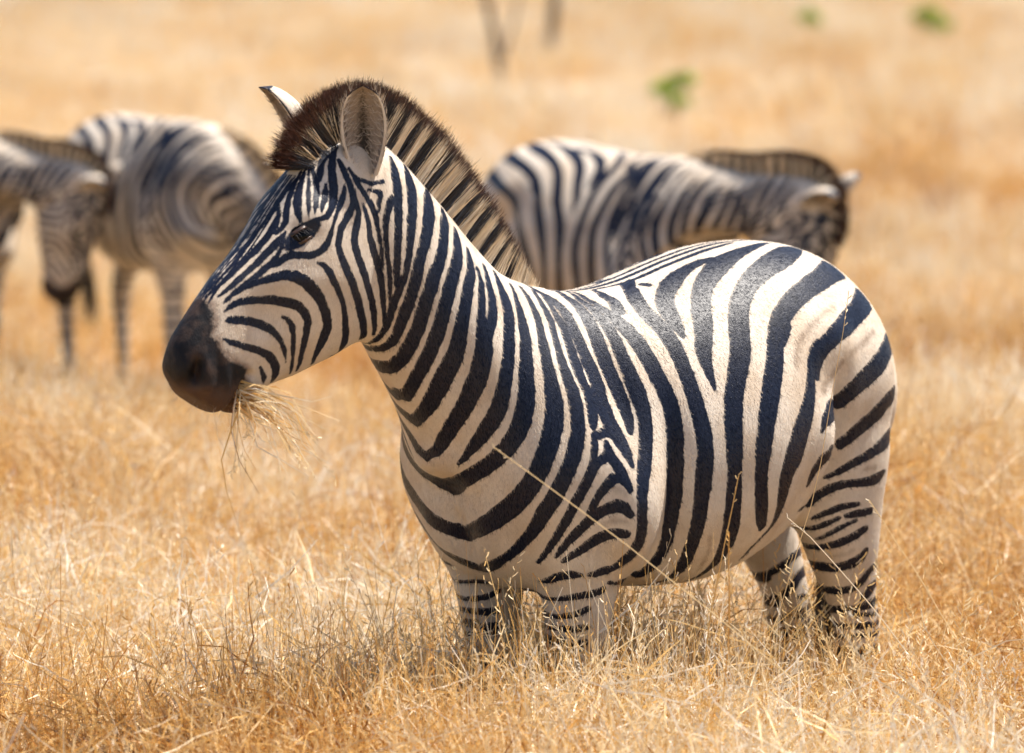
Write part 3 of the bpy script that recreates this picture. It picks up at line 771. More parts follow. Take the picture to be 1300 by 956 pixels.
def eye_parts(me, s):
    """Eyeball, lids and lashes on side s of the head, in the body frame."""
    v = mesh_np(me)
    near = np.where((v[:, 0] > 0.48) & (v[:, 2] > 1.3) & (v[:, 1] * s > 0.02))[0]
    hv = v[near]
    n = np.array([0.30, s * 0.93, 0.14]); n /= np.linalg.norm(n)
    u = np.array([0.86, 0, -0.40]); u -= n * (u @ n); u /= np.linalg.norm(u)      # towards the inner corner
    w = np.cross(n, u); w *= 1 if w[2] > 0 else -1
    tgt = np.array([0.588, s * 0.09, 1.4235])
    rel = hv - tgt
    hu, hw_, hn = rel @ u, rel @ w, rel @ n
    def surf(a, b):
        d2 = (hu - a) ** 2 + (hw_ - b) ** 2
        k = np.argsort(d2)[:6]; wt = 1 / (d2[k] + 1e-7)
        return float((hn[k] * wt).sum() / wt.sum())
    R_ = 0.0265
    h0 = surf(0, 0) - 0.0195
    c = tgt + n * h0
    bm = bmesh.new(); bmesh.ops.create_uvsphere(bm, u_segments=32, v_segments=20, radius=R_)
    for q in bm.verts: q.co = Vector(c) + q.co
    for f in bm.faces: f.smooth = True
    eye = bpy.data.meshes.new('eye'); bm.to_mesh(eye); bm.free()
    def lid(sgn, h_in, h_out, name):
        bm = bmesh.new(); rows = []
        K, J = 30, 9
        for k in range(K + 1):
            a = math.pi * k / K
            ca, sa = math.cos(a), math.sin(a)
            row = []
            for j in range(J):
                t_ = j / (J - 1)
                qu = ca * (0.0285 + (0.0410 - 0.0285) * t_); qw = sgn * sa * (h_in + (h_out - h_in) * t_)
                rr = qu * qu + qw * qw
                hs = h0 + math.sqrt(max(R_ * R_ - rr, 0.0)) + 0.0010
                hf = surf(qu, qw) - 0.0012
                hs = max(hs, hf - 0.004)
                sm = t_ * t_ * (3 - 2 * t_)
                fold = (0.0030 * math.sin(math.pi * min(t_ * 1.6, 1)) + 0.0008 * math.sin(t_ * 16)) * sa
                row.append(bm.verts.new(tuple(tgt + u * qu + w * qw + n * (hs + (hf - hs) * sm + fold))))
            inner = row[0].co - Vector(n) * 0.006
            rows.append([bm.verts.new(inner)] + row)
        for A, B in zip(rows, rows[1:]):
            for j in range(len(A) - 1):
                f = bm.faces.new((A[j], A[j + 1], B[j + 1], B[j])); f.smooth = True
        bmesh.ops.recalc_face_normals(bm, faces=bm.faces)
        me_ = bpy.data.meshes.new(name); bm.to_mesh(me_); bm.free()
        return me_
    up = lid(1, 0.0096, 0.0215, 'upper_eyelid')
    lo = lid(-1, 0.0080, 0.0185, 'lower_eyelid')
    st = Strips()
    for k in range(26):
        a = math.pi * (0.14 + 0.72 * rng.random())
        qu, qw = 0.0285 * math.cos(a), 0.0098 * math.sin(a)
        pos = tgt + u * qu + w * qw + n * (h0 + math.sqrt(max(R_ * R_ - qu * qu - qw * qw, 0)) + 0.0018)
        d = n * 0.75 - w * 0.40 + u * (0.5 * math.cos(a)) + rng.normal(0, 0.16, 3); d /= np.linalg.norm(d)
        L = 0.014 + 0.009 * rng.random()
        st.add([pos, pos + d * L * 0.5, pos + d * L - w * 0.003], 0.0010, u, rnd=rng.random())
    return eye, up, lo, st.mesh('eyelashes')

def ear_hair_mesh(ears):
    st = Strips()
    for base, tip, out, half in ears:
        O, I = ear_rows(base, tip, out, half)
        out = np.array(out, float); out /= np.linalg.norm(out)
        ax = np.array(tip) - np.array(base); ax /= np.linalg.norm(ax)
        nu, nv = len(I), len(I[0])
        for k in range(750):
            i = int(rng.integers(1, nu - 2))
            e = rng.random()
            j = int((0.5 + (0.5 - 0.42 * e ** 1.5) * (1 if rng.random() < 0.5 else -1)) * (nv - 1))
            p0 = np.array(I[i][j]); mid = np.array(I[i][nv // 2])
            d = (mid - p0) * 0.9 / max(np.linalg.norm(mid - p0), 1e-4) + ax * 0.55 + out * 0.45 + rng.normal(0, 0.22, 3)
            d += rng.normal(0, 0.28, 3); d /= np.linalg.norm(d)
            L = 0.008 + 0.014 * rng.random()
            if k % 3 == 0:           # fringe on the rim
                i = int(rng.integers(2, nu - 1)); j = 0 if rng.random() < 0.5 else nv - 1
                p0 = np.array(O[i][j]); d = ax * 0.9 + (p0 - np.array(O[i][nv // 2])) * 4 + rng.normal(0, 0.25, 3); d /= np.linalg.norm(d); L = 0.006 + 0.008 * rng.random()
            st.add([p0, p0 + d * L * 0.5, p0 + d * L + ax * 0.003], 0.0010, np.cross(d, out) / max(np.linalg.norm(np.cross(d, out)), 1e-4), rnd=rng.random())
    return st.mesh('ear_hair')

def ear_hair_material():
    m, t, p = new_mat('ear_hair')
    t.links.new(mixc(t, attr(t, 'rnd'), (0.68, 0.61, 0.54), (0.20, 0.155, 0.13)), p.inputs['Base Color'])
    p.inputs['Roughness'].default_value = 0.5
    return m
MAT_EARHAIR = ear_hair_material()

def whisker_mesh():
    st = Strips()
    for k in range(70):
        s = 1 if rng.random() < 0.6 else -1
        x = rng.uniform(0.665, 0.80); z = np.interp(x, [0.66, 0.72, 0.80], [1.105, 1.092, 1.10]) + rng.uniform(0, 0.03)
        p0 = np.array([x, s * rng.uniform(0.015, 0.045), z])
        d = np.array([rng.normal(0.1, 0.4), s * rng.uniform(0.2, 0.9), rng.uniform(-1, -0.2)]); d /= np.linalg.norm(d)
        L = rng.uniform(0.012, 0.035)
        st.add([p0, p0 + d * L * 0.5, p0 + d * L + np.array([0, 0, -0.003])], 0.0007, np.array([0.7, 0, 0.7]), rnd=rng.random())
    return st.mesh('whiskers')

def tail_meshes():
    bm = bmesh.new(); rows = [(-0.90, 0, 1.20, 0.03, 0.03), (-0.935, 0, 1.14, 0.028, 0.028), (-0.95, 0, 1.02, 0.022, 0.022), (-0.93, -0.005, 0.88, 0.017, 0.017), (-0.90, -0.01, 0.74, 0.012, 0.012), (-0.885, -0.012, 0.66, 0.006, 0.006)]
    tube(bm, rows, 14, 4); bmesh.ops.recalc_face_normals(bm, faces=bm.faces)
    for f in bm.faces: f.smooth = True
    me = bpy.data.meshes.new('tail'); bm.to_mesh(me); bm.free()
    v = mesh_np(me)
    set_attr(me, 'stripe', np.abs((v[:, 2] / 0.05) % 1 - 0.5) * 0.05 - 0.011)
    for k in ('faint', 'muzzle'): set_attr(me, k, np.full(len(v), 0.03))
    set_attr(me, 'grow', np.zeros(len(v)))
    for k in ('lips', 'inner', 'nostril'): set_attr(me, k, np.zeros(len(v)))
    set_attr(me, 'earmid', np.ones(len(v)))
    st = Strips()
    for k in range(500):
        z0 = rng.uniform(0.66, 0.84); p0 = np.array([np.interp(z0, [0.66, 0.88], [-0.885, -0.93]) + rng.normal(0, 0.005), -0.01 + rng.normal(0, 0.006), z0])
        d = np.array([0.12 + rng.normal(0, 0.06), rng.normal(0, 0.08), -1]); d /= np.linalg.norm(d); L = rng.uniform(0.2, 0.34)
        st.add([p0, p0 + d * L * 0.35 , p0 + d * L * 0.7 + rng.normal(0, 0.006, 3), p0 + d * L + rng.normal(0, 0.012, 3)], 0.0022, np.array([0, 1, 0]), rnd=rng.random())
    return me, st.mesh('tail_tuft')

def coat_hair(me, nb, count):
    """Short hairs lying along the body, each with the coat attributes of its root."""
    me.calc_loop_triangles()
    tri = np.empty(len(me.loop_triangles) * 3, np.int64); me.loop_triangles.foreach_get('vertices', tri); tri = tri.reshape(-1, 3)
    v = mesh_np(me); nr = normals_np(me)
    tri = tri[(tri < nb).all(1)]
    c = v[tri].mean(1)
    tri = tri[(c[:, 2] > 0.40)]
    A = np.linalg.norm(np.cross(v[tri[:, 1]] - v[tri[:, 0]], v[tri[:, 2]] - v[tri[:, 0]]), axis=1)
    pick = rng.choice(len(tri), count, p=A / A.sum())
    T = tri[pick]; r1 = np.sqrt(rng.random(count)); r2 = rng.random(count)
    B = np.stack([1 - r1, r1 * (1 - r2), r1 * r2], 1)
    p = (v[T] * B[:, :, None]).sum(1); n = (nr[T] * B[:, :, None]).sum(1)
    n /= np.linalg.norm(n, axis=1)[:, None]
    head = p[:, 0] > 0.42
    flow = np.where(head[:, None], np.array([0.55, 0, -0.83]), np.where((p[:, 0] > 0.05)[:, None], np.array([-0.35, 0, -0.93]), np.array([-0.55, 0, -0.83])))
    flow = np.where((p[:, 2] < 0.72)[:, None], np.array([-0.05, 0, -1.0]), flow)
    flow = flow + rng.normal(0, 0.16, (count, 3))
    flow -= n * (flow * n).sum(1)[:, None]
    flow /= np.linalg.norm(flow, axis=1)[:, None] + 1e-9
    attrs = {}
    for k in ('stripe', 'faint', 'muzzle', 'lips', 'nostril', 'grow'):
        a = np.empty(len(v), np.float32); me.attributes[k].data.foreach_get('value', a)
        attrs[k] = (a[T] * B).sum(1)
    eye = ((np.abs(p[:, 1]) > 0.05) & (np.hypot(p[:, 0] - 0.588, p[:, 2] - 1.424) < 0.036)) | (attrs['nostril'] > 0.2)
    L = rng.uniform(0.005, 0.0095, count); L = np.where(attrs['muzzle'] < 0.002, 0.0003, np.where(head, L * 0.65, L))
    L = np.where(eye, 0.0002, L)
    side = np.cross(flow, n); w = rng.uniform(0.0005, 0.0009, count)[:, None] * 0.5
    lift = rng.uniform(0.06, 0.28, count)[:, None]
    e = p + (flow + n * lift) * L[:, None]
    mid = p + (flow * 0.5 + n * lift * 0.75) * L[:, None]
    V = np.stack([p - side * w - n * 0.0004, p + side * w - n * 0.0004, mid + side * w * 0.9, mid - side * w * 0.9, e], 1).reshape(-1, 3)
    b = np.arange(count) * 5
    li = np.stack([b, b + 1, b + 2, b + 3, b + 3, b + 2, b + 4], 1).ravel()
    tot = np.tile([4, 3], count)
    out = bpy.data.meshes.new('short_coat')
    out.vertices.add(len(V)); out.vertices.foreach_set('co', V.ravel().astype(np.float32))
    out.loops.add(len(li)); out.loops.foreach_set('vertex_index', li.astype(np.int32))
    out.polygons.add(len(tot)); out.polygons.foreach_set('loop_start', np.r_[0, np.cumsum(tot)[:-1]].astype(np.int32))
    out.polygons.foreach_set('loop_total', tot.astype(np.int32)); out.update(calc_edges=True)
    for k, a in attrs.items(): set_attr(out, k, np.repeat(a, 5))
    set_attr(out, 'inner', np.zeros(len(V))); set_attr(out, 'earmid', np.ones(len(V)))
    return out

def paint_mesh(out, nb, inner, mid, rim):
    v = mesh_np(out)
    stripe, faint, muz, lips, nos = paint(v)
    stripe[nb:] = rim[nb:]; faint[nb:] = 0.03; muz[nb:] = 0.03
    grow = np.where(v[:, 0] > 0.42, 0.0012, 0.0026) * (1.0 if nb > 60000 else 0.3)
    for k, a in (('grow', grow), ('stripe', stripe), ('faint', faint), ('muzzle', muz), ('lips', lips), ('nostril', nos), ('inner', inner), ('earmid', mid)):
        set_attr(out, k, a)

ALPHA = math.radians(40)
ZEBRA_AT = (0.00777514, 7.44231959, 0.0)
def build_main_zebra():
    me = zebra_base()
    out, nb, inner, mid, rim = add_ears(me, EARS)
    paint_mesh(out, nb, inner, mid, rim)
    z = link('zebra', out, MAT_COAT)
    z.location = ZEBRA_AT; z.rotation_euler = (0, 0, math.pi + ALPHA)
    z['label'] = 'large sharp zebra standing in front with its head raised and dry grass in its mouth'
    z['category'] = 'zebra'
    z['group'] = 'zebras grazing in the dry grass'
    hair = link('short_coat', coat_hair(out, nb, 230000), MAT_HAIR, z); hair['kind'] = 'stuff'
    link('mane', mane_mesh(30000), MAT_MANE, z)
    for s in (1, -1):
        eye, up, lo, lash = eye_parts(me, s)
        e = link('eye', eye, MAT_EYE, z)
        link('upper_eyelid', up, MAT_LID, e); link('lower_eyelid', lo, MAT_LID, e)
        link('eyelashes', lash, MAT_TUFT, e)
    link('ear_hair', ear_hair_mesh(EARS), MAT_EARHAIR, z)
    wh = link('whiskers', whisker_mesh(), MAT_WHISK, z); wh['kind'] = 'stuff'
    tl, tuft = tail_meshes()
    tt = link('tail', tl, MAT_COAT, z); link('tail_tuft', tuft, MAT_TUFT, tt)
    return z, me

# ---------------------------------------------------------------- the herd behind
def smooth01(x):
    x = np.clip(x, 0, 1); return x * x * (3 - 2 * x)

def pose(v, neck, head, turn=0.0, head_turn=0.0):
    """Lower (negative) or raise the neck and the head; turn swings them sideways. Angles in degrees."""
    v = v.copy()
    def rot(v, piv, axdir, span, ang, yaw):
        rel = v - piv
        t = rel[:, 0] * axdir[0] + rel[:, 2] * axdir[1]
        w = smooth01((t + span * 0.35) / span) * smooth01((v[:, 2] - 0.74) / 0.22)
        a = np.radians(ang) * w
        c, s = np.cos(a), np.sin(a)
        x = rel[:, 0] * c - rel[:, 2] * s; z = rel[:, 0] * s + rel[:, 2] * c
        b = np.radians(yaw) * w
        c, s = np.cos(b), np.sin(b)
        y = rel[:, 1]
        return np.stack([piv[0] + x * c - y * s, piv[1] + x * s + y * c, piv[2] + z], 1)
    # the head first, about the poll, then the whole neck about its root
    v = rot(v, np.array([0.42, 0.0, 1.44]), (0.75, -0.66) if False else (0.86, -0.51), 0.14, head, head_turn)
    v = rot(v, np.array([0.06, 0.0, 1.10]), (0.65, 0.76), 0.52, neck, turn)
    return v

LOW = zebra_base(0.0135, False)
LOW_OUT = add_ears(LOW, EARS)
LOW_MANE = mane_mesh(6500, 2.0, 0.78)
LOW_EYES = []
for s_ in (1, -1):
    LOW_EYES.append(eye_parts(LOW, s_)[0])
LOW_TAIL = tail_meshes()
bpy.data.meshes.remove(LOW)
paint_mesh(*LOW_OUT)

def posed_copy(me, *ang):
    c = me.copy()
    c.vertices.foreach_set('co', pose(mesh_np(me), *ang).ravel()); c.update()
    return c

def herd_zebra(at, heading, ang, label, scale=1.0, tail=True):
    body = posed_copy(LOW_OUT[0], *ang)
    z = link('zebra', body, MAT_COAT)
    z.location = at; z.rotation_euler = (0, 0, heading); z.scale = (scale,) * 3
    z['label'] = label; z['category'] = 'zebra'; z['group'] = 'zebras grazing in the dry grass'
    link('mane', posed_copy(LOW_MANE, *ang), MAT_MANE, z)
    for e in LOW_EYES:
        link('eye', posed_copy(e, *ang), MAT_EYE, z)
    tt = link('tail', LOW_TAIL[0].copy(), MAT_COAT, z)
    link('tail_tuft', LOW_TAIL[1].copy(), MAT_TUFT, tt)
    return z

HERD = [
    # place, heading (0 = towards +x), neck and head angles, label
    ((0.60, 13.45, -0.05), math.radians(-46), (-43, -17, 2, 0), 'blurred zebra behind the near one, its rump left and dark bristly mane right', 1.0),
    ((-1.31, 16.0, -0.02), math.radians(-50), (-84, 4, 22, 10), 'blurred zebra with its head hidden behind the muzzle of the near zebra', 0.98),
    ((-2.27, 16.1, 0.0), math.radians(-28), (-50, -14, -4, 0), 'blurred zebra cut by the photo edge, head hanging down over the grass', 0.94),
]
def build_herd():
    for at, hd, ang, lab, sc in HERD:
        herd_zebra(at, hd, ang, lab, sc)

# ---------------------------------------------------------------- ground
def ground_material():
    m, t, p = new_mat('dry_soil')
    a = obj_noise(t, 1.3, 6); b = obj_noise(t, 14, 5)
    c = mixc(t, step(t, a, 0.35, 0.65), (0.34, 0.215, 0.095), (0.42, 0.30, 0.165))
    c = mixc(t, M(t, 'MULTIPLY', step(t, b, 0.55, 0.75), 0.6), c, (0.26, 0.15, 0.07))
    t.links.new(c, p.inputs['Base Color'])
    p.inputs['Roughness'].default_value = 0.95
    bp = N(t, 'ShaderNodeBump'); bp.inputs['Strength'].default_value = 0.6; bp.inputs['Distance'].default_value = 0.03
    t.links.new(obj_noise(t, 25, 6), bp.inputs['Height']); t.links.new(bp.outputs['Normal'], p.inputs['Normal'])
    return m

def ground_z(x, y):
    r = max(0.0, y - 25.0)
    far = 0.00006 * r * r if r < 300 else 5.4 + (r - 300) * 0.012
    return far + 0.05 * math.sin(x * 0.35 + 1.0) * math.sin(y * 0.22) * min(1, max(0, (y - 10) / 15))

def build_ground():
    ys = list(np.linspace(-60, 0, 7)) + list(np.linspace(2, 60, 59)) + list(np.geomspace(64, 3000, 40))
    xs = np.r_[-np.geomspace(3000, 32, 30), np.linspace(-30, 30, 61), np.geomspace(32, 3000, 30)]
    V = [(x, y, ground_z(x, y)) for y in ys for x in xs]
    nx = len(xs)
    F = [(j * nx + i, j * nx + i + 1, (j + 1) * nx + i + 1, (j + 1) * nx + i) for j in range(len(ys) - 1) for i in range(nx - 1)]
    me = bpy.data.meshes.new('ground'); me.from_pydata(V, [], F)
    me.polygons.foreach_set('use_smooth', np.ones(len(F), bool))
    g = link('ground', me, ground_material()); g['kind'] = 'structure'
    return g

# ---------------------------------------------------------------- dry grass
def grass_material():
    m, t, p = new_mat('dry_grass')
    tone = attr(t, 'tone'); up = attr(t, 'along')
    info = N(t, 'ShaderNodeObjectInfo'); oi = info.outputs['Random']
    pn = N(t, 'ShaderNodeTexNoise'); pn.inputs['Scale'].default_value = 0.45; pn.inputs['Detail'].default_value = 4
    t.links.new(info.outputs['Location'], pn.inputs['Vector'])
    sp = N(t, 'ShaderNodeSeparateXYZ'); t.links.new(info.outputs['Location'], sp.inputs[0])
    place = M(t, 'ADD', step(t, pn.outputs['Fac'], 0.36, 0.64, -0.36, 0.20), step(t, sp.outputs['Y'], 12.5, 32.0, 0.0, 0.17))  # patch tone, plus overexposed brightness of the far field put into the colour
    r = N(t, 'ShaderNodeValToRGB')
    els = r.color_ramp.elements
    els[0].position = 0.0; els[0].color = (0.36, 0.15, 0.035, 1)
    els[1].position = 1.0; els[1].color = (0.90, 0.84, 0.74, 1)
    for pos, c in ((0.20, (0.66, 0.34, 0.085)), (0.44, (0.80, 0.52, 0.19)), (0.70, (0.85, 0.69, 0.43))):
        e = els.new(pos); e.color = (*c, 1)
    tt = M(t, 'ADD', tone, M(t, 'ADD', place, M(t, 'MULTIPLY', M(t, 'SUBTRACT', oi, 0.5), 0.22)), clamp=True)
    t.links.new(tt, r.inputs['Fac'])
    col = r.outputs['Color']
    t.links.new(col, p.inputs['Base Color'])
    p.inputs['Roughness'].default_value = 0.42
    p.inputs['Specular IOR Level'].default_value = 0.45
    tr = N(t, 'ShaderNodeBsdfTranslucent'); t.links.new(col, tr.inputs['Color'])
    mx = N(t, 'ShaderNodeMixShader'); mx.inputs[0].default_value = 0.33
    t.links.new(p.outputs[0], mx.inputs[1]); t.links.new(tr.outputs[0], mx.inputs[2])
    out = [n for n in t.nodes if n.type == 'OUTPUT_MATERIAL'][0]
    t.links.new(mx.outputs[0], out.inputs['Surface'])
    return m
MAT_GRASS = grass_material()

class Blades:
    def __init__(s): s.v = []; s.f = []; s.tone = []; s.al = []
    def ribbon(s, pts, w0, w1, tone, twist=0.0, face=None):
        n0 = len(s.v); k = len(pts)
        for i, p in enumerate(pts):
            d = pts[min(i + 1, k - 1)] - pts[max(i - 1, 0)]
            u = i / (k - 1)
            a = (face if face is not None else 0.0) + twist * u
            ref = np.array([math.cos(a), math.sin(a), 0.15])
            side = np.cross(d, ref); L = np.linalg.norm(side)
            side = side / L if L > 1e-9 else np.array([1.0, 0, 0])
            w = (w0 + (w1 - w0) * u) * 0.5
            s.v.append(p - side * w); s.v.append(p + side * w); s.tone += [tone, tone]; s.al += [u, u]
        for i in range(k - 1):
            a = n0 + 2 * i; s.f.append((a, a + 1, a + 3, a + 2))
    def mesh(s, name):
        me = bpy.data.meshes.new(name); me.from_pydata([tuple(p) for p in s.v], [], s.f)
        set_attr(me, 'tone', s.tone); set_attr(me, 'along', s.al)
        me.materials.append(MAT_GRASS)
        return me

def stalk_pts(root, L, lean, az, curl, k=6, wob=0.012):
    pts = [np.array(root, float)]
    d = np.array([math.sin(lean) * math.cos(az), math.sin(lean) * math.sin(az), math.cos(lean)])
    th = lean
    for i in range(1, k):
        th = lean + curl * (i / (k - 1)) ** 1.5
        a = az + rng.normal(0, 0.12)
        d = np.array([math.sin(th) * math.cos(a), math.sin(th) * math.sin(a), math.cos(th)])
        pts.append(pts[-1] + d * L / (k - 1) + rng.normal(0, wob * L, 3))
    return pts

def seed_head(B, pts, tone, size=0.010, n=7):
    tip, prev = pts[-1], pts[-2]
    d = (tip - prev); d /= np.linalg.norm(d)
    for i in range(n):
        p = prev + (tip - prev) * (0.2 + 0.95 * i / n)
        s_ = rng.normal(0, 1, 3); s_ -= d * (s_ @ d); s_ /= np.linalg.norm(s_)
        e = p + (d * 0.75 + s_ * 0.6) * size * (0.7 + 0.6 * rng.random())
        B.ribbon([p, (p + e) / 2 + s_ * size * 0.1, e], 0.0016, 0.0026, tone, face=rng.random() * 6)

def tuft_mesh(kind):
    B = Blades()
    if kind == 'tall':
        for i in range(62):          # stems
            r = 0.17 * math.sqrt(rng.random()); a = rng.random() * 6.283
            L = rng.uniform(0.36, 0.70)
            pts = stalk_pts((r * math.cos(a), r * math.sin(a), 0), L, abs(rng.normal(0.10, 0.16)), rng.random() * 6.283, rng.normal(0.25, 0.35), 6)
            tone = np.clip(rng.normal(0.50, 0.22), 0, 1)
            B.ribbon(pts, rng.uniform(0.0018, 0.0028), 0.0010, tone, rng.normal(0, 1), rng.random() * 6)
            if rng.random() < 0.45:
                seed_head(B, pts, np.clip(tone + 0.15, 0, 1), 0.011, 6)
        for i in range(105):         # curled leaves
            r = 0.20 * math.sqrt(rng.random()); a = rng.random() * 6.283
            z0 = rng.uniform(0.0, 0.42)
            L = rng.uniform(0.12, 0.32)
            pts = stalk_pts((r * math.cos(a), r * math.sin(a), z0), L, abs(rng.normal(0.5, 0.4)), rng.random() * 6.283, rng.normal(1.3, 0.9), 7, 0.02)
            tone = np.clip(rng.beta(1.0, 0.72), 0, 1)
            B.ribbon(pts, rng.uniform(0.0036, 0.0080), 0.0014, tone, rng.normal(0, 2.2), rng.random() * 6)
        for i in range(40):          # broken straw lying across
            r = 0.22 * math.sqrt(rng.random()); a = rng.random() * 6.283
            pts = stalk_pts((r * math.cos(a), r * math.sin(a), rng.uniform(0.05, 0.52)), rng.uniform(0.08, 0.26), rng.uniform(0.9, 1.9), rng.random() * 6.283, rng.normal(0, 0.5), 5, 0.02)
            B.ribbon(pts, 0.0036, 0.0020, np.clip(rng.normal(0.80, 0.22), 0, 1), rng.normal(0, 1.5), rng.random() * 6)
    elif kind == 'plume':            # pale fine seed heads
        for i in range(46):
            r = 0.10 * math.sqrt(rng.random()); a = rng.random() * 6.283
            L = rng.uniform(0.46, 0.70)
            pts = stalk_pts((r * math.cos(a), r * math.sin(a), 0), L, abs(rng.normal(0.12, 0.12)), rng.random() * 6.283, rng.normal(0.35, 0.25), 6)
            B.ribbon(pts, 0.0018, 0.0008, np.clip(rng.normal(0.62, 0.15), 0, 1), 0.5, rng.random() * 6)
            seed_head(B, pts, np.clip(rng.normal(0.85, 0.1), 0, 1), 0.016, 13)
    elif kind == 'wiry':             # long single stems
        for i in range(9):
            r = 0.15 * math.sqrt(rng.random()); a = rng.random() * 6.283
            pts = stalk_pts((r * math.cos(a), r * math.sin(a), 0), rng.uniform(0.58, 0.86), abs(rng.normal(0.2, 0.22)), rng.random() * 6.283, rng.normal(0.5, 0.5), 8, 0.008)
            B.ribbon(pts, 0.0022, 0.0010, np.clip(rng.normal(0.6, 0.25), 0, 1), 0.5, rng.random() * 6)
            if rng.random() < 0.6: seed_head(B, pts, 0.7, 0.012, 8)
    elif kind == 'forb':             # dead brown twiggy weed
        for i in range(16):
            L = rng.uniform(0.25, 0.58); az = rng.random() * 6.283
            pts = stalk_pts((rng.normal(0, 0.02), rng.normal(0, 0.02), 0), L, abs(rng.normal(0.25, 0.25)), az, rng.normal(0.1, 0.3), 7, 0.01)
            B.ribbon(pts, 0.0040, 0.0014, 0.0, 0.5, rng.random() * 6); B.ribbon(pts, 0.0040, 0.0014, 0.0, 0.5, rng.random() * 6)
            for q in range(9):
                k = int(rng.integers(2, 7)); s2 = stalk_pts(pts[k], rng.uniform(0.04, 0.12), abs(rng.normal(0.7, 0.3)), rng.random() * 6.283, 0.2, 4, 0.02)
                B.ribbon(s2, 0.0022, 0.0010, 0.0, 0.5, rng.random() * 6)
                B.ribbon([s2[-1], s2[-1] + rng.normal(0, 0.006, 3), s2[-1] + rng.normal(0, 0.009, 3)], 0.006, 0.003, 0.04, 0, rng.random() * 6)
    else:                            # short trampled grass, for farther away
        for i in range(120):
            r = 0.26 * math.sqrt(rng.random()); a = rng.random() * 6.283
            pts = stalk_pts((r * math.cos(a), r * math.sin(a), rng.uniform(0, 0.03)), rng.uniform(0.10, 0.30), abs(rng.normal(0.5, 0.4)), rng.random() * 6.283, rng.normal(0.7, 0.7), 4, 0.02)
            B.ribbon(pts, rng.uniform(0.005, 0.009), 0.002, np.clip(rng.normal(0.58, 0.22), 0, 1), rng.normal(0, 1.5), rng.random() * 6)
    return B.mesh('tuft_' + kind)

GRASS_SOURCES = bpy.data.collections.new('grass_sources')     # never linked to the scene: only read by the scatter below
KINDS = ['tall'] * 8 + ['plume'] * 2 + ['wiry'] * 3 + ['short'] * 5 + ['forb'] * 2
for i_, k_ in enumerate(KINDS):
    GRASS_SOURCES.objects.link(bpy.data.objects.new('tuft_%02d' % i_, tuft_mesh(k_)))

def scatter_group():
    g = bpy.data.node_groups.new('scatter_grass', 'GeometryNodeTree')
    g.interface.new_socket('Geometry', in_out='INPUT', socket_type='NodeSocketGeometry')
    g.interface.new_socket('Geometry', in_out='OUTPUT', socket_type='NodeSocketGeometry')
    i = g.nodes.new('NodeGroupInput'); o = g.nodes.new('NodeGroupOutput')
    ci = g.nodes.new('GeometryNodeCollectionInfo'); ci.inputs['Collection'].default_value = GRASS_SOURCES
    ci.inputs['Separate Children'].default_value = True; ci.inputs['Reset Children'].default_value = True
    ip = g.nodes.new('GeometryNodeInstanceOnPoints'); ip.inputs['Pick Instance'].default_value = True
    def na(name, typ):
        n = g.nodes.new('GeometryNodeInputNamedAttribute'); n.data_type = typ; n.inputs['Name'].default_value = name
        return n.outputs['Attribute']
    g.links.new(i.outputs[0], ip.inputs['Points']); g.links.new(ci.outputs[0], ip.inputs['Instance'])
    g.links.new(na('kind', 'INT'), ip.inputs['Instance Index'])
    er = g.nodes.new('FunctionNodeEulerToRotation')
    g.links.new(na('rot', 'FLOAT_VECTOR'), er.inputs[0]); g.links.new(er.outputs[0], ip.inputs['Rotation'])
    g.links.new(na('size', 'FLOAT_VECTOR'), ip.inputs['Scale'])
    g.links.new(ip.outputs[0], o.inputs[0])
    return g
SCATTER = scatter_group()

def scatter(name, pts, kinds, rots, sizes, label):
    me = bpy.data.meshes.new(name); me.from_pydata([tuple(p) for p in pts], [], [])
    a = me.attributes.new('kind', 'INT', 'POINT'); a.data.foreach_set('value', np.array(kinds, np.int32))
    a = me.attributes.new('rot', 'FLOAT_VECTOR', 'POINT'); a.data.foreach_set('vector', np.array(rots, np.float32).ravel())
    a = me.attributes.new('size', 'FLOAT_VECTOR', 'POINT'); a.data.foreach_set('vector', np.array(sizes, np.float32).ravel())
    o = link(name, me)
    md = o.modifiers.new('scatter', 'NODES'); md.node_group = SCATTER
    o['kind'] = 'stuff'; o['label'] = label; o['category'] = 'grass'
    return o

def patch(x, y, f):
    return (math.sin(x * f * 1.3 + 0.7 * math.sin(y * f * 0.8)) + math.sin(y * f * 1.1 + 1.7 + math.sin(x * f * 0.6)) + 2) / 4

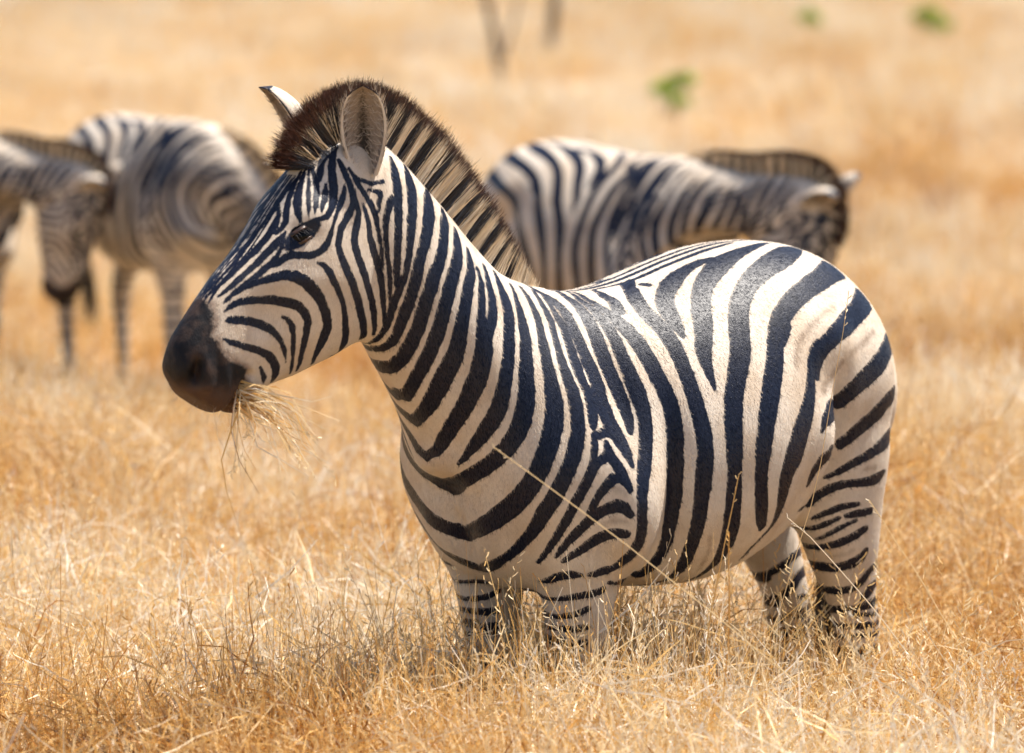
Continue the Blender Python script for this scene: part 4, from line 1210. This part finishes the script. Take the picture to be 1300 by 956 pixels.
SPOTS = [((px - 650) / 4800 * d, d) for px, d in ((640, 60), (690, 74), (856, 47), (1180, 88), (1026, 90))]   # trees and shrubs that rise out of the low grass
def build_grass():
    P, K, R_, Z = [], [], [], []
    def put(x, y, k, s, sz, tilt=0.10):
        P.append((x, y, ground_z(x, y) - 0.005)); K.append(k)
        R_.append((rng.normal(0, tilt), rng.normal(0, tilt), rng.random() * 6.283)); Z.append((s, s, s * sz))
    def area(y0, y1, dens, margin):
        n = int(sum((2 * (0.14 * y + margin)) * 0.1 for y in np.arange(y0, y1, 0.1)) * dens)
        c = 0
        while c < n:
            y = rng.uniform(y0, y1); w = 0.14 * y1 + margin; x = rng.uniform(-w, w)
            if abs(x) > 0.14 * y + margin: continue
            c += 1
            yield x, y
    near_edge = lambda x: 12.6 + 0.7 * math.sin(x * 1.7 + 0.5) + 0.35 * math.sin(x * 4.1)
    for x, y in area(5.3, 13.6, 54, 1.6):
        if y > near_edge(x): continue
        d = patch(x, y, 2.2)
        h = 0.80 + 0.36 * d
        if 0.45 < x < 1.15 and 6.6 < y < 8.3: h *= 0.80
        elif -1.0 < x <= 0.45 and 6.3 < y < 7.5: h = max(h, 0.98)
        elif y > 9: h *= 1.06
        put(x, y, int(rng.integers(0, 8)), rng.uniform(0.85, 1.15), h)
    for x, y in area(5.0, 12.8, 5.0, 1.0):
        if patch(x, y, 1.3) > 0.5: put(x, y, 8 + int(rng.integers(0, 2)), rng.uniform(0.8, 1.1), rng.uniform(0.85, 1.1))
    for k in range(70):                      # thick straw before the forelegs
        put(rng.uniform(-0.55, 0.42), rng.uniform(6.55, 7.3), int(rng.integers(0, 8)), rng.uniform(0.8, 1.0), rng.uniform(1.05, 1.22), 0.06)
    for k in range(34):                      # pale plumes round the legs
        fx, fy = ((0.02 + rng.normal(0, 0.16), 6.55 + rng.normal(0, 0.10)), (0.30 + rng.normal(0, 0.14), 6.75 + rng.normal(0, 0.10)), (-0.75 + rng.normal(0, 0.25), 6.4 + rng.normal(0, 0.2)), (0.75 + rng.normal(0, 0.2), 7.2 + rng.normal(0, 0.15)))[k % 4]
        put(fx, fy, 8 + k % 2, 0.9, rng.uniform(0.88, 1.05))
    for x, y in area(5.4, 12.8, 6.5, 1.0):
        put(x, y, 10 + int(rng.integers(0, 3)), rng.uniform(0.8, 1.05), 1.0, 0.15)
    for x, y in area(5.6, 12.8, 0.35, 1.0):
        put(x, y, 18 + int(rng.integers(0, 2)), rng.uniform(0.7, 1.0), 1.0)
    for fx, fy in ((0.66, 7.35), (0.72, 7.5), (1.05, 7.7), (0.98, 8.4), (1.04, 8.5), (1.10, 8.45), (1.0, 8.65), (1.13, 8.6), (0.93, 8.55)):
        put(fx, fy, 18, 0.95, 1.0)
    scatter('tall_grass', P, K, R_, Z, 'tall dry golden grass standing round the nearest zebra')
    P.clear(); K.clear(); R_.clear(); Z.clear()
    for x, y in area(12.4, 34, 16, 6.0):
        if y < near_edge(x) - 0.3: continue
        d = patch(x, y, 0.9)
        put(x, y, 13 + int(rng.integers(0, 5)), rng.uniform(0.9, 1.4), 0.7 + 0.9 * d)
    for x, y in area(16, 34, 1.6, 6.0):
        if patch(x + 3, y, 0.7) > 0.55: put(x, y, int(rng.integers(0, 8)), rng.uniform(0.8, 1.2), rng.uniform(0.5, 0.9))
    for x, y in area(13.5, 40, 1.7, 6.0):
        if patch(x, y + 5, 0.5) > 0.45: put(x, y, 18 + int(rng.integers(0, 2)), rng.uniform(0.7, 1.5), rng.uniform(0.5, 1.0))
    for x, y in area(34, 140, 2.4, 20):
        s = 1.5 + 0.012 * y
        low = 0.35 if any(abs(x - sx) < 1.3 and -9 < y - sy < 0.6 for sx, sy in SPOTS) else 1.0
        put(x, y, 13 + int(rng.integers(0, 5)), s * rng.uniform(0.8, 1.2), (0.6 + 1.0 * patch(x, y, 0.25)) * low)
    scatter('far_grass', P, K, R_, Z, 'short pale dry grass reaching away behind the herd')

# ---------------------------------------------------------------- trees and shrubs far behind
MAT_BARK = simple_material('bark', (0.10, 0.075, 0.06), 0.9, 0.2, ((0.20, 0.16, 0.13), 8))
MAT_DRYLEAF = simple_material('thorn_leaf', (0.10, 0.11, 0.035), 0.6, 0.3, ((0.17, 0.14, 0.06), 3))
MAT_GREEN = simple_material('fresh_leaf', (0.26, 0.40, 0.03), 0.5, 0.4, ((0.42, 0.52, 0.06), 9))
MAT_OLIVE = simple_material('olive_leaf', (0.10, 0.17, 0.035), 0.5, 0.4, ((0.19, 0.25, 0.06), 5))

def limb(bm, a, b, ra, rb, bend, n=8, k=6):
    a, b = np.array(a, float), np.array(b, float)
    off = np.array(bend, float); prev = None
    for i in range(k + 1):
        u = i / k
        p = a + (b - a) * u + off * math.sin(math.pi * u)
        r = ra + (rb - ra) * u
        ax = (b - a) / np.linalg.norm(b - a)
        e1 = np.cross(ax, (0.3, 0.9, 0.2)); e1 /= np.linalg.norm(e1); e2 = np.cross(ax, e1)
        ring = [bm.verts.new(tuple(p + r * (1 + 0.08 * math.sin(3 * t + i)) * (e1 * math.cos(t) + e2 * math.sin(t)))) for t in np.linspace(0, 6.283, n, endpoint=False)]
        if prev:
            for j in range(n):
                f = bm.faces.new((prev[j], prev[(j + 1) % n], ring[(j + 1) % n], ring[j])); f.smooth = True
        prev = ring

def leaf_cloud(spots, count, size):
    V, F = [], []
    for i in range(count):
        c, r = spots[int(rng.integers(0, len(spots)))]
        d = rng.normal(0, 1, 3); d /= np.linalg.norm(d)
        p = np.array(c) + d * r * rng.random() ** 0.4 * np.array([1, 1, 0.7])
        a = rng.normal(0, 1, 3); a /= np.linalg.norm(a); b = np.cross(a, rng.normal(0, 1, 3)); b /= np.linalg.norm(b)
        s = size * rng.uniform(0.6, 1.3); n0 = len(V)
        V += [tuple(p - a * s), tuple(p + b * s * 0.4), tuple(p + a * s), tuple(p - b * s * 0.4)]
        F.append((n0, n0 + 1, n0 + 2, n0 + 3))
    me = bpy.data.meshes.new('leaves'); me.from_pydata(V, [], F)
    return me

def thorn_tree(x, y, lean, r, label, fork):
    root = bpy.data.objects.new('thorn_tree', None); COL.objects.link(root)
    root.location = (x, y, ground_z(x, y)); root['label'] = label; root['category'] = 'tree'; root['group'] = 'thin thorn trees behind the herd'
    bm = bmesh.new()
    top = np.array([lean * 3.2, 0.2, 3.2])
    limb(bm, (0, 0, -0.2), top, r * 1.25, r * 0.75, (0.12, 0, 0), 10, 9)
    tips = []
    for k in range(7):
        a = k * 0.9 + 0.4; st = top * rng.uniform(0.75, 1.0)
        e = top + np.array([math.cos(a) * rng.uniform(1, 2.2), math.sin(a) * rng.uniform(1, 2.2), rng.uniform(0.8, 2.0)])
        limb(bm, st, e, r * 0.5, r * 0.15, (0, 0, -0.2)); tips.append(e)
        for q in range(2):
            e2 = e + rng.normal(0, 0.7, 3); limb(bm, st + (e - st) * 0.6, e2, r * 0.2, r * 0.06, (0, 0, 0), 6, 4); tips.append(e2)
    if fork:
        limb(bm, (lean * 0.3, 0, 0.35), (lean * 0.3 + 0.42, 0.1, 2.6), r * 0.55, r * 0.3, (0.10, 0, 0), 8, 7)
    me = bpy.data.meshes.new('trunk'); bm.to_mesh(me); bm.free()
    link('trunk', me, MAT_BARK, root)
    link('crown', leaf_cloud([(t, 0.75) for t in tips], 5200, 0.06), MAT_DRYLEAF, root)

def shrub(x, y, w, h, mat, label):
    root = bpy.data.objects.new('shrub', None); COL.objects.link(root)
    root.location = (x, y, ground_z(x, y)); root['label'] = label; root['category'] = 'shrub'; root['group'] = 'green shrubs in the dry grass'
    bm = bmesh.new(); tips = []
    for k in range(8):
        a = k * 0.8; e = (math.cos(a) * w * rng.uniform(0.2, 0.5), math.sin(a) * w * 0.4, h * rng.uniform(0.5, 0.95))
        limb(bm, (0, 0, -0.03), e, 0.012, 0.005, (0, 0, 0), 5, 4); tips.append(e)
    me = bpy.data.meshes.new('stems'); bm.to_mesh(me); bm.free()
    link('stems', me, MAT_BARK, root)
    link('foliage', leaf_cloud([(t, 0.22 * w) for t in tips], 900, 0.085 * max(w, 0.6)), mat, root)

def on_ground(px, dist):
    return (px - 650) / 4800 * dist, dist

# ---------------------------------------------------------------- stalks that stand out, and the mouthful
def zebra_point(x, y, z):
    c, s = math.cos(math.pi + ALPHA), math.sin(math.pi + ALPHA)
    return np.array([ZEBRA_AT[0] + x * c - y * s, ZEBRA_AT[1] + x * s + y * c, z])

def build_stalks():
    spec = [
        ((0.85, 7.05, 0.28), (-0.034, 6.62, 1.075), 0.0036, 0.88, (0.0, 0, 0.03), 'long pale grass stalk leaning across the chest and shoulder of the near zebra'),
        ((0.335, 6.85, 0.30), (0.42, 6.95, 0.98), 0.0040, 0.42, (-0.02, 0, 0.0), 'golden upright grass stalk before the belly stripes of the near zebra'),
        ((0.355, 6.80, 0.30), (0.395, 6.85, 0.89), 0.0042, 0.34, (0.015, 0, 0.0), 'thick orange grass stalk with a short tip beside the belly'),
        ((0.95, 7.50, 0.30), (0.535, 7.25, 0.858), 0.0036, 0.85, (0.01, 0, 0.03), 'straight straw stalk leaning left before the hind legs of the near zebra'),
        ((1.05, 7.45, 0.30), (0.71, 7.45, 0.865), 0.0034, 0.72, (-0.01, 0, 0.03), 'thin bent stalk leaning against the thigh of the near zebra'),
        ((0.42, 7.05, 0.50), (0.655, 7.35, 1.29), 0.0024, 0.66, (0.03, 0, -0.04), 'very thin long stalk reaching up to the rump of the near zebra'),
    ]
    for a, b, w, tone, bend, lab in spec:
        a, b = np.array(a), np.array(b)
        B = Blades()
        pts = [a + (b - a) * u + np.array(bend) * math.sin(math.pi * u) + rng.normal(0, 0.0015, 3) for u in np.linspace(0, 1, 12)]
        base = np.array([a[0] + (a[0] - b[0]) * 0.15, a[1], 0.0])
        B.ribbon([base] + pts, w, w * 0.45, tone, 0.3, 1.2)
        B.ribbon([base] + pts, w, w * 0.45, tone, 0.3, 2.8)
        seed_head(B, pts, min(1, tone + 0.1), 0.009, 6)
        o = link('grass_stalk', B.mesh('grass_stalk'))
        o['label'] = lab; o['category'] = 'grass stalk'; o['group'] = 'long stalks standing out of the grass'

def build_mouthful():
    B = Blades()
    for i in range(70):          # short ends gripped between the lips
        r0 = zebra_point(0.704 + rng.normal(0, 0.006), rng.uniform(0.005, 0.056), 1.160 - rng.uniform(0.0, 0.06))
        ex = r0 + (zebra_point(0.66, 0.09, 1.10) - zebra_point(0.704, 0.03, 1.13)) * rng.uniform(0.4, 1.1) + rng.normal(0, 0.012, 3)
        B.ribbon([r0, (r0 + ex) / 2 + rng.normal(0, 0.004, 3), ex], rng.uniform(0.002, 0.005), 0.0012, np.clip(rng.normal(0.7, 0.25), 0, 1), rng.normal(0, 1.5), rng.random() * 6)
    for i in range(60):
        r0 = zebra_point(0.702 + rng.normal(0, 0.006), rng.uniform(0.012, 0.058), 1.150 - rng.uniform(0.0, 0.045))
        if rng.random() < 0.74:
            ex = zebra_point(0.702 - rng.uniform(0.04, 0.17), rng.uniform(0.05, 0.16), 1.15 - rng.uniform(0.05, 0.19))
        else:
            ex = zebra_point(0.702 + rng.normal(0, 0.02), rng.uniform(0.03, 0.09), 1.15 - rng.uniform(0.10, 0.27))
        mid = (r0 + ex) / 2 + np.array([0.0, -0.02, 0.025]) + rng.normal(0, 0.018, 3)
        pts = [r0, r0 * 0.5 + mid * 0.5 + np.array([0, -0.008, 0.006]), mid, mid * 0.5 + ex * 0.5 + rng.normal(0, 0.006, 3), ex + rng.normal(0, 0.012, 3)]
        B.ribbon(pts, rng.uniform(0.0014, 0.0042), 0.0008, np.clip(rng.normal(0.70, 0.28), 0, 1), rng.normal(0, 1.5), rng.random() * 6)
        if i % 5 == 0: seed_head(B, pts, 0.8, 0.010, 7)
    o = link('grass_mouthful', B.mesh('grass_mouthful'))
    o['label'] = 'bunch of pale dry grass hanging from the mouth of the near zebra'; o['category'] = 'grass bunch'

build_ground()
build_main_zebra()
build_herd()
build_grass()
x_, y_ = on_ground(640, 60); thorn_tree(x_, y_, -0.26, 0.06, 'thin dark leaning tree trunk high in the photo, forked near its foot', True)
x_, y_ = on_ground(690, 74); thorn_tree(x_, y_, 0.07, 0.095, 'second thin dark tree trunk, farther off and nearly upright', False)
x_, y_ = on_ground(856, 47); shrub(x_, y_, 0.50, 0.74, MAT_GREEN, 'bright yellow green leafy shrub in the pale grass above the zebra backs')
x_, y_ = on_ground(1180, 88); shrub(x_, y_, 0.85, 0.95, MAT_GREEN, 'green shrub near the upper right corner')
x_, y_ = on_ground(1026, 90); shrub(x_, y_, 0.6, 0.9, MAT_GREEN, 'small faint green shrub far off near the top edge')
build_stalks()
build_mouthful()
